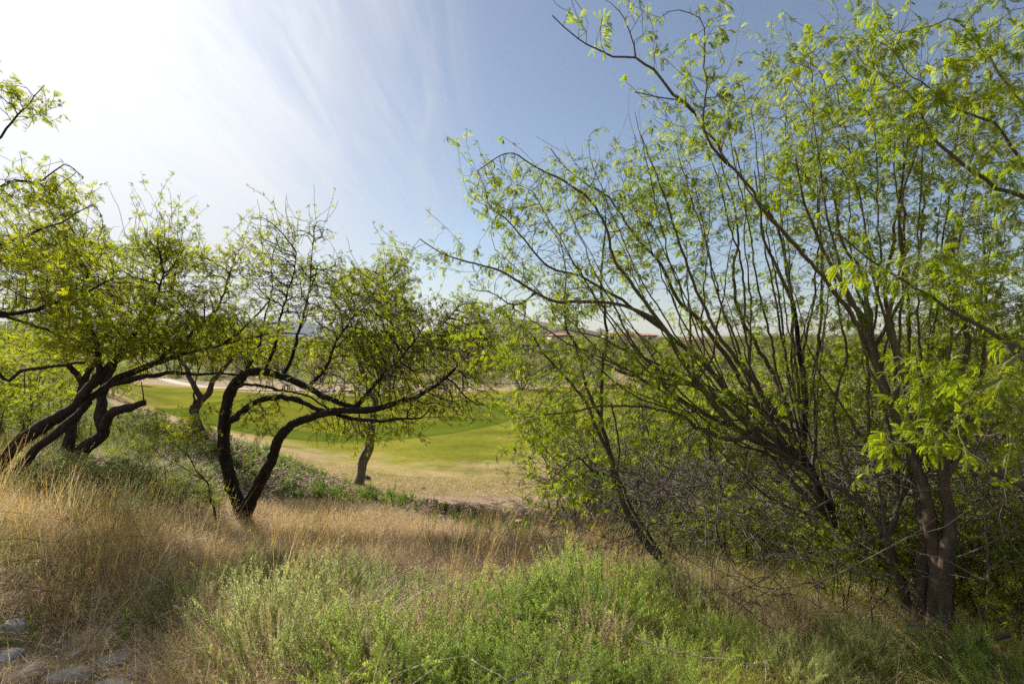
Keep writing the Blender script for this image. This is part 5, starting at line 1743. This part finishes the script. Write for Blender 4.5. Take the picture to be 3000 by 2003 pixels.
def tint(name, cols, rough=.85):
    m, t = newmat(name)
    oi = N(t, 'ShaderNodeObjectInfo')
    geo = N(t, 'ShaderNodeNewGeometry')
    f = M_(t, 'FRACT', M_(t, 'ADD', oi.outputs['Random'], M_(t, 'MULTIPLY', geo.outputs['Random Per Island'], 3.7)))
    k = len(cols)
    c = RAMP(t, f, [(i / (k - 1), cc) for i, cc in enumerate(cols)])
    p = N(t, 'ShaderNodeBsdfPrincipled', ins={'Base Color': c, 'Roughness': rough, 'Specular IOR Level': .2})
    out(t, p.outputs[0])
    return m


MAT['chip'] = tint('chip', [(.11, .075, .045), (.24, .165, .105), (.42, .33, .24), (.18, .12, .075)])
CH = [chips(MAT['chip']) for _ in range(4)]
P = ground_pts(15000, -9, 3, 7, 16.5, [(430, 1215), (500, 1235), (640, 1275), (900, 1375), (1060, 1440), (1300, 1480), (1560, 1530), (1640, 1600), (1380, 1590), (1150, 1520), (860, 1490), (600, 1510), (520, 1420), (450, 1290)])
n = len(P)
o = scatter('mulch', 'chips', CH, P, np.stack([R.normal(0, .15, n), R.normal(0, .15, n), R.uniform(0, 6.28, n)], 1), R.uniform(.8, 1.5, n))
tag(o, 'pale and brown wood chip mulch on the bank around the trees', 'mulch', kind='stuff')

# ------------------------------------------------------------------ fallen and tangled dead twigs
def twigbundle(mat, n, L, h):
    ch = []
    for _ in range(n):
        p = np.array([random.gauss(0, .22), random.gauss(0, .22), random.uniform(0, h)])
        d = np.array([random.gauss(0, 1), random.gauss(0, 1), random.gauss(0.1, .5)])
        d /= np.linalg.norm(d)
        k = random.randint(5, 8)
        Q = [p]
        for i in range(k):
            d = d + np.array(rr(.38))
            d /= np.linalg.norm(d)
            Q.append(Q[-1] + d * L * random.uniform(.6, 1.2) / k)
            if random.random() < .35 and i > 1:
                e = d + np.array(rr(.9))
                e /= np.linalg.norm(e)
                q0 = Q[-1]
                ch.append((np.array([q0, q0 + e * L * .12, q0 + e * L * .22 + np.array(rr(.03))]), np.array([.0022, .0016, .001])))
        Q = np.array(Q)
        Q[:, 2] = np.abs(Q[:, 2])
        ch.append((Q, np.linspace(random.uniform(.003, .006), .0014, len(Q))))
    V, F = multi_tubes(ch, 4)
    return obj('dead_twigs', mesh_np('dead_twigs', V, F, True), mat, link=False)


TW = [twigbundle(MAT['twig_grey'], 13, .75, .5) for _ in range(3)] + [twigbundle(MAT['twig'], 13, .8, .6) for _ in range(1)]
P = ground_pts(5000, .8, 9, 2.6, 9.5, [(1560, 1500), (1900, 1480), (3300, 1400), (3500, 1830), (2600, 1860), (2050, 1760), (1700, 1640)], -.2, 31)[:480]
P[:, 2] += R.uniform(0, .75, len(P)) * (R.random(len(P)) < .82)
n = len(P)
o = scatter('dead_twigs', 'twigs', TW, P, np.stack([R.normal(0, .35, n), R.normal(0, .35, n), R.uniform(0, 6.28, n)], 1), R.uniform(.6, 1.3, n))
tag(o, 'tangle of grey dead twigs around the feet of the right hand trees', 'twigs', kind='stuff')
P = ground_pts(900, -7, 3, 2.2, 8, None, .1, 33)[:80]
n = len(P)
o = scatter('dead_twigs', 'twigs', TW, P, np.stack([R.normal(0, .2, n), R.normal(0, .2, n), R.uniform(0, 6.28, n)], 1), R.uniform(.35, .7, n))
tag(o, 'scattered dead twigs lying in the dry grass', 'twigs', kind='stuff')


# ------------------------------------------------------------------ green brush
def sprig(mat, n=34, L=.13, ll=.024, lw=.0042):
    V, F = [], []
    d = np.array([0, 0, 1.0])
    p = np.zeros(3)
    bend = np.array(rr(.25))
    bend[2] = 0
    pts = [p.copy()]
    for i in range(n):
        d = d + bend / n + np.array(rr(.03))
        d /= np.linalg.norm(d)
        p = p + d * L / n
        pts.append(p.copy())
        a = i * 2.4
        o_ = np.array([math.cos(a), math.sin(a), 0])
        ld = o_ * random.uniform(.5, 1.1) + d * random.uniform(.3, 1.0)
        ld /= np.linalg.norm(ld)
        s_ = np.cross(ld, d)
        s_ /= np.linalg.norm(s_) + 1e-9
        l_ = ll * random.uniform(.6, 1.2) * (1 - .3 * i / n)
        b = len(V)
        V += [p, p + ld * l_ * .5 + s_ * lw * .5, p + ld * l_, p + ld * l_ * .5 - s_ * lw * .5]
        F += [(b, b + 1, b + 2, b + 3)]
    V2, F2 = multi_tubes([(np.array(pts[::4]), np.linspace(.0013, .0006, len(pts[::4])))], 3)
    V, F = cat_parts([(np.array(V), np.array(F)), (V2, F2)])
    return obj('sprig', mesh_np('sprig', V, F), mat, link=False)


SP = {'brush': [sprig(MAT['brush']) for _ in range(5)], 'greybrush': [sprig(MAT['leaf_grey'], 34, .16, .02, .003) for _ in range(4)], 'pale': [sprig(MAT['leaf_brush2'], 30, .13, .022, .004) for _ in range(4)]}
MAT['brushstem'] = plain('brushstem', (.22, .19, .09), .8, 3, .35)


def brush_proto(name, label, group, w_, h, nst, per, key, lean=0.1):
    root = empty(name)
    tag(root, label, 'shrub', group)
    ch, pos, X_, sc = [], [], [], []
    for k in range(nst):
        a = random.uniform(0, 6.28)
        r_ = math.sqrt(random.random())
        b = np.array([math.cos(a) * r_ * w_ * .16, math.sin(a) * r_ * w_ * .16, -.02])
        hh_ = h * (1 - .38 * r_ ** 2) * random.uniform(.7, 1.12)
        e = np.array([math.cos(a) * r_ * w_ * .5 + lean * hh_, math.sin(a) * r_ * w_ * .5, hh_])
        md = b * .5 + e * .5 + np.array([0, 0, -.06 * h]) + np.array(rr(.03))
        C = catmull([b, md, e], .05)
        ch.append((C, np.linspace(.0032, .0012, len(C))))
        for q in range(per):
            t_ = .38 + .62 * (q + random.random()) / per
            i = min(len(C) - 2, int(t_ * (len(C) - 1)))
            d = C[i + 1] - C[i]
            d /= np.linalg.norm(d)
            pos.append(C[i])
            X_.append(d + np.array(rr(.42)))
            sc.append(random.uniform(.6, 1.15))
    V, F = multi_tubes(ch, 3)
    obj('stems', mesh_np('stems', V, F, True), MAT['brushstem'], root)['kind'] = 'stuff'
    # sprigs grow along local z: build the euler from z axis
    Zv = np.array(X_)
    Zv /= np.linalg.norm(Zv, axis=1, keepdims=True)
    Xa = np.cross(R.normal(0, 1, Zv.shape), Zv)
    rot = euler_from_axes(Xa, Zv)
    scatter('foliage', 'sprig_' + key, SP[key], np.array(pos), rot, np.array(sc), root)
    return root


G_BR = 'bright green brush across the bottom of the view'
bp = [brush_proto('brush_shrub', 'bright green feathery brush shrub in the bottom foreground', G_BR, 1.0, .42, 120, 8, 'brush'),
      brush_proto('brush_shrub', 'bright green feathery brush shrub in the bottom foreground', G_BR, .9, .47, 100, 8, 'pale'),
      brush_proto('brush_shrub', 'bright green feathery brush shrub in the bottom foreground', G_BR, 1.1, .42, 140, 7, 'brush')]
fb_ = [True] * 3
for k, (px, d, s, lab) in enumerate([
        (1140, 2.55, .85, 'bright green brush shrub at the bottom edge, left of the other bright ones'), (1370, 2.45, .72, 'bright green brush shrub at the bottom edge just left of centre'),
        (1610, 2.5, .78, 'bright green brush shrub at the bottom centre with brown twigs showing in it'), (1930, 2.5, .7, 'bright green brush shrub at the bottom edge right of centre'),
        (1000, 3.35, .9, 'grey green brush shrub at the left end of the second row, beside the dry grass'), (1270, 3.6, .6, 'brush shrub standing behind the dead straw gap in the green row'),
        (1510, 3.15, .9, 'rounded bright green brush shrub in the middle of the second row'), (1740, 3.25, 1.0, 'tallest bright green brush shrub, right of the middle of the second row'),
        (1960, 3.6, .75, 'brush shrub just in front of the foot of the slender single stem tree'), (1110, 4.1, .62, 'small brush shrub in the back row against the tan grass slope'),
        (1880, 4.2, .62, 'brush shrub in the back row beside the slender stem'), (2120, 2.9, .6, 'low brush shrub beside the pale dead stick at the lower right'),
        (800, 2.75, .95, 'thin brush shrub mixed with dry stalks left of the bright row'), (760, 3.9, .95, 'pale brush shrub with straw growing through it below the forked tree'),
        (2330, 2.7, .55, 'low brush shrub at the lower right between the dead stick and the smooth stems'), (2500, 3.0, .6, 'low brush shrub in front of the leaning dark trunk foot'),
        (2900, 2.75, .7, 'brush shrub in the bottom right corner')]):
    i = [0, 2, 0, 2, 1, 1, 0, 0, 1, 1, 1, 2, 1, 1, 1, 1, 2][k]
    place(bp[i], px, 0, d, s, label=lab, first=fb_[i])
    fb_[i] = False

SP['dry'] = [sprig(MAT['straw'], 26, .15, .018, .0032) for _ in range(3)] + [sprig(MAT['strawpink'], 22, .13, .016, .003)]
dryp = brush_proto('dry_shrub', 'x', 'dead brown shrubs standing in the green brush', .6, .42, 60, 5, 'dry')
for k, (px, d, s_, lab) in enumerate([(1290, 2.95, .9, 'dead brown shrub in the gap left of the bright green row'), (1730, 2.75, .8, 'dead brown shrub between the two right hand green mounds'), (1010, 2.75, .8, 'dead brown shrub at the left end of the bottom green row'),
                                      (2080, 3.5, .9, 'dead brown shrub right of the slender stem foot'), (2300, 3.3, .8, 'dead brown shrub in the grass before the leaning dark trunk'), (640, 3.2, .8, 'dead brown shrub among the straw at the lower left')]):
    place(dryp, px, 0, d, s_, label=lab, first=(k == 0))

G_GB = 'small grey green shrubs in the dry grass at the left'
gb = brush_proto('sage_shrub', 'grey green shrub in the dry grass', G_GB, .7, .45, 70, 5, 'greybrush')
fg = True
for px, py, s, lab in [(290, 1560, 1.2, 'grey green shrub standing above the golden grass left of the forked tree'), (400, 1590, .9, 'smaller grey green shrub right of the taller one in the golden grass'),
                       (250, 1640, .6, 'low grey green shrub nearest the left edge in the golden grass'), (900, 1530, .6, 'grey green tuft of brush on the tan slope right of the forked tree'),
                       (1400, 1600, .6, 'dark olive upright shrub at the foot of the tan slope'), (1520, 1610, .8, 'olive shrub just below the two cut logs'),
                       (1340, 1640, .6, 'olive shrub behind the middle of the green brush row'), (560, 1850, .8, 'grey green shrub among stalks at the lower left')]:
    place(gb, px, py, None, s, label=lab, first=fg)
    fg = False


# ------------------------------------------------------------------ leafy weeds on the mulch
def weed(mat, h, n):
    V, F = [], []
    st = []
    for s_ in range(random.randint(3, 6)):
        d = np.array([random.gauss(0, .22), random.gauss(0, .22), 1])
        d /= np.linalg.norm(d)
        p = np.array([random.gauss(0, .02), random.gauss(0, .02), -.01])
        hh_ = h * random.uniform(.55, 1.05)
        st.append((np.array([p, p + d * hh_ * .5, p + d * hh_]), np.array([.003, .002, .0015])))
        for i in range(n):
            t_ = .12 + .88 * i / n
            q = p + d * hh_ * t_
            a = i * 2.4 + s_
            ld = np.array([math.cos(a), math.sin(a), random.uniform(.1, .7)])
            ld /= np.linalg.norm(ld)
            w_ = np.cross(ld, (0, 0, 1))
            L = .05 * (1.15 - .6 * t_) * random.uniform(.7, 1.3)
            b = len(V)
            V += [q, q + ld * L * .45 + w_ * L * .26, q + ld * L - np.array([0, 0, .01]), q + ld * L * .45 - w_ * L * .26]
            F += [(b, b + 1, b + 2, b + 3)]
    V2, F2 = multi_tubes(st, 3)
    V, F = cat_parts([(np.array(V), np.array(F)), (V2, F2)])
    return mesh_np('weed_plant', V, F)


wm = []
for k in range(5):
    me = weed(MAT['weed'], random.uniform(.16, .30), 22)
    me.materials.append(MAT['weed'])
    wm.append(me)
WP = ground_pts(30000, -9, 3, 7.2, 16, [(560, 1300), (760, 1310), (900, 1375), (1080, 1440), (1300, 1490), (1560, 1545), (1500, 1590), (1250, 1540), (1000, 1470), (860, 1480), (720, 1500), (650, 1420)], .1, 41)
rgw = np.random.default_rng(3)
rgw.shuffle(WP)
for k, p_ in enumerate(WP[:290]):
    o = bpy.data.objects.new('weed_plant', wm[k % 5])
    COL.objects.link(o)
    o.location = p_
    o.rotation_euler = (0, 0, random.uniform(0, 6.28))
    s = random.uniform(.7, 1.6)
    o.scale = (s, s, s)
    tag(o, 'small leafy green weed growing in the wood chip mulch', 'weed', 'leafy weeds on the mulch bank')

# ================================================================== stones, logs, sticks, cart
def stone(px, py, wpx, hpx, dep, mat, label, rz=0.0, seed=1, name='stone', d=None, sink=.52, elong=1.0, group=None):
    if d is None:
        x, y, z = GP(px, py)
    else:
        x, y = X(px, d)
        z = float(H(x, y)[0])
    a, c_ = wpx / FPX * y / 2, hpx / FPX * y / 2
    nu, nv = 22, 12
    th = np.arange(nu) / nu * 2 * math.pi
    ph = np.linspace(0, math.pi, nv)
    TH, PH = np.meshgrid(th, ph)
    U = np.stack([(np.sin(PH) * np.cos(TH)).ravel(), (np.sin(PH) * np.sin(TH)).ravel(), np.cos(PH).ravel()], 1)
    k = 1 + .16 * vnoise(U, 1.6, seed) + .09 * vnoise(U, 3.9, seed + 3) + .02 * vnoise(U, 9.0, seed + 5)
    U = np.sign(U) * np.abs(U) ** .86
    V = U * k[:, None] * np.array([a, dep, c_])
    i = np.arange(nv - 1)[:, None] * nu
    kk = np.arange(nu)[None]
    k2 = (kk + 1) % nu
    F = np.stack([i + kk, i + nu + kk, i + nu + k2, i + k2], -1).reshape(-1, 4)
    o = obj(name, mesh_np(name, V, F, True), mat)
    o.location = (x, y, z + c_ * (1 - sink * 2) )
    o.rotation_euler = (random.uniform(-.1, .1), random.uniform(-.1, .1), rz)
    tag(o, label, name if name != 'stone' else 'stone', group)
    return o


MAT['st_grey'] = plain('st_grey', (.38, .36, .33), .85, 9, .3, .5, 40)
MAT['st_pink'] = plain('st_pink', (.36, .26, .22), .8, 8, .3, .5, 40)
MAT['st_pale'] = plain('st_pale', (.44, .41, .36), .85, 8, .25, .4, 40)
MAT['st_dark'] = plain('st_dark', (.08, .07, .065), .9, 8, .4, .6, 30)
GS = 'river stones edging the bottom left corner'
stone(42, 1850, 84, 60, .075, MAT['st_grey'], 'rounded grey stone at the left edge, highest of the corner stones', .2, 1, group=GS)
stone(24, 1925, 60, 34, .06, MAT['st_grey'], 'small dull grey stone at the left edge below the rounded one', .1, 2, group=GS)
stone(70, 1985, 92, 56, .08, MAT['st_pink'], 'pinkish brown stone at the bottom left corner', .1, 3, group=GS)
stone(195, 1985, 140, 44, .05, MAT['st_pale'], 'long pale flat stone right of the pinkish corner stone', .35, 4, group=GS)
stone(315, 1945, 130, 34, .05, MAT['st_grey'], 'long low grey green stone lying slanted in the hay', .6, 5, group=GS)
stone(345, 1930, 96, 30, .04, MAT['st_pink'], 'narrow tan stone lying on the slanted grey one', .6, 6, group=GS)
stone(285, 1862, 80, 40, .07, MAT['st_pink'], 'dark purple stone in the shade under the green grass clump', .0, 7, group=GS)
stone(405, 1985, 110, 52, .04, MAT['st_pink'], 'wedge shaped brown stone, rightmost of the corner stones', .75, 8, group=GS)
stone(335, 2010, 110, 30, .06, MAT['st_pale'], 'pale flat stone at the very bottom edge', .1, 9, group=GS)
stone(225, 1915, 40, 22, .04, MAT['st_grey'], 'smallest grey pebble between the long corner stones', .0, 10, group=GS)
stone(606, 1280, 26, 20, .1, MAT['st_dark'], 'dark boulder at the foot of the small curved trunk', 0, 11, 'boulder')
stone(1068, 1402, 36, 34, .14, MAT['st_dark'], 'dark mound shaped rock right behind the straight trunk', 0, 12, 'boulder', d=13.9)
stone(1240, 1432, 14, 11, .06, MAT['st_dark'], 'small dark rock alone on the tan turf edge', 0, 13, 'boulder')
stone(1275, 1430, 6, 4, .03, MAT['st_pale'], 'tiny pale rock right of the small dark rock', 0, 14, 'boulder')


def log(px, py, L, r, dirv_, label):
    x, y, z = GP(px, py)
    d = np.array(dirv_, float)
    d /= np.linalg.norm(d)
    root = empty('cut_log', (x, y, z))
    tag(root, label, 'log')
    P = np.array([d * L * t_ for t_ in np.linspace(0, 1, 12)])
    V, F, tri = tube(P, np.full(12, r) * (1 + .08 * np.sin(np.linspace(0, 5, 12))), 14, .06, px * .1)
    me = bpy.data.meshes.new('bark')
    me.from_pydata(V.tolist(), [], F.tolist() + [t_ for t_ in tri if 14 * 12 not in t_])
    me.polygons.foreach_set('use_smooth', np.ones(len(me.polygons), bool))
    obj('bark', me, MAT['bark_dark'], root)
    V, F, tri = tube(np.array([d * (L - .004), d * (L + .006)]), [r * .95, r * .9], 14)
    me = bpy.data.meshes.new('cut_face')
    me.from_pydata(V.tolist(), [], F.tolist() + tri)
    obj('cut_face', me, plain('cutwood', (.34, .27, .20), .8, 20, .25), root)
    return root


log(1527, 1578, .24, .055, (-.15, .1, 1.0), 'short dark cut stump standing upright at the edge of the tan grass')
log(1534, 1582, .26, .05, (.75, .25, .45), 'grey cut log leaning right beside the upright stump')


def stick(pts, r0, r1, label, twigs=(), mat='dead'):
    P = catmull(np.array([Wp(*p) for p in pts]), .03)
    o0 = P[0].copy()
    root = empty('dead_branch', tuple(o0))
    tag(root, label, 'branch')
    P = P + R.normal(0, .003, P.shape) - o0
    tube_obj('stem', P, np.linspace(r0, r1, len(P)), MAT[mat], root, 6, .06)
    for tw in twigs:
        Q = catmull(np.array([Wp(*p) for p in tw]), .03) - o0
        tube_obj('twig', Q, np.linspace(r1 * 1.2, r1 * .5, len(Q)), MAT[mat], root, 5, .05)
    return root


stick([(1865, 1868, 2.45), (1930, 1895, 2.45), (2060, 1925, 2.5), (2130, 1930, 2.5), (2190, 1945, 2.5), (2240, 1938, 2.55), (2270, 1930, 2.6)], .0036, .0018, 'bleached crooked dead branch lying on the green brush at the lower right',
      [[(2240, 1938, 2.55), (2245, 1970, 2.5), (2240, 2010, 2.45)], [(2190, 1945, 2.5), (2185, 1980, 2.5)]])
stick([(1380, 1930, 2.4), (1440, 1965, 2.35), (1500, 2005, 2.3)], .003, .0018, 'straight pale dead twig lying in the bottom centre brush', [[(1440, 1965, 2.35), (1470, 1960, 2.4)]])
stick([(1615, 2010, 2.3), (1628, 1960, 2.3), (1642, 1905, 2.35)], .0035, .0015, 'thin upright straw coloured stem at the bottom centre')
stick([(415, 1660, 3.4), (455, 1692, 3.35), (505, 1720, 3.3)], .003, .0015, 'thin pale stem crossing the dry grass at the left')
stick([(520, 1745, 3.0), (510, 1765, 3.0), (530, 1780, 3.0), (560, 1782, 3.0)], .003, .0015, 'small hooked pale stem in the hay below the crossing stem')
stick([(1280, 1720, 3.6), (1360, 1665, 3.7), (1390, 1640, 3.8)], .003, .0015, 'pale bent grass stem leaning over the gap in the brush row')
stick([(2960, 1860, 2.9), (2850, 1880, 2.9), (2760, 1950, 2.9)], .016, .008, 'rough brown fallen branch at the right edge beside the smooth stems', mat='bark_rough')
stick([(2400, 1940, 3.0), (2450, 1915, 3.05), (2530, 1905, 3.1), (2620, 1890, 3.2)], .008, .003, 'dark curved fallen branch on the grass left of the smooth stems', mat='bark_dark')
stick([(2882, 1880, 3.2), (2896, 1700, 3.2), (2890, 1560, 3.2), (2880, 1400, 3.25)], .009, .005, 'thin pale olive upright pole like stem near the right edge', mat='bark_smooth')


# small white container on a dark stand beside the path
def cooler():
    x, y = X(838, 46.0)
    z = float(H(x, y)[0])
    root = empty('water_cooler', (x, y, z))
    tag(root, 'small white drum on a dark stand beside the path, seen behind the forked tree', 'water cooler')
    dk = plain('cooler_dark', (.03, .03, .03), .7, 3, .2)
    V, F, tri = tube(np.array([[0, 0, .5], [0, 0, .75], [0, 0, 1.0]]), [.2, .21, .2], 16)
    me = bpy.data.meshes.new('drum')
    me.from_pydata(V.tolist(), [], F.tolist() + tri)
    obj('drum', me, MAT['white'], root)
    V, F, tri = tube(np.array([[0, 0, 1.003], [0, 0, 1.06]]), [.215, .18], 16)
    me = bpy.data.meshes.new('lid')
    me.from_pydata(V.tolist(), [], F.tolist() + tri)
    obj('lid', me, MAT['white'], root)
    obj('stand', mesh_np('stand', *cat_parts([boxm(-.25, .25, -.25, .25, .44, .497), boxm(-.22, -.16, -.22, -.16, -.1, .438), boxm(.16, .22, -.22, -.16, -.1, .438), boxm(-.22, -.16, .16, .22, -.1, .438), boxm(.16, .22, .16, .22, -.1, .438)])), dk, root)
    return dk


cooler()

# palm on the ridge
def palm(px, d, toppy, label):
    x, y = X(px, d)
    z = float(H(x, y)[0])
    zt = EYE - (toppy - HY) / FPX * d
    root = empty('palm_tree', (x, y, z))
    tag(root, label, 'palm')
    h = zt - z
    P = np.array([[.2 * math.sin(t_ * 2), 0, h * t_] for t_ in np.linspace(0, 1, 8)])
    tube_obj('trunk', P, np.linspace(.22, .15, 8), MAT['bark_grey'], root, 8, .05)
    for k in range(22):
        a = k * 2.4
        el = random.uniform(-.5, 1.1)
        dd = np.array([math.cos(a) * math.cos(el), math.sin(a) * math.cos(el), math.sin(el)])
        C = [P[-1]]
        for i in range(6):
            dd = dd + np.array([0, 0, -.16])
            dd /= np.linalg.norm(dd)
            C.append(C[-1] + dd * .3)
        V, F = [], []
        for i in range(1, 7):
            _, s_, u = frame(C[i] - C[i - 1])
            for sg in (-1, 1):
                b = len(V)
                V += [C[i - 1], C[i], C[i] + s_ * sg * .42 * (1.1 - i / 8) - u * .12]
                F += [(b, b + 1, b + 2)]
        obj('frond', mesh_np('frond', np.array(V), np.array(F)), MAT['leaf_dark'], root)


palm(1803, 250, 948, 'small fan palm standing alone on the ridge above the pale roofed house')
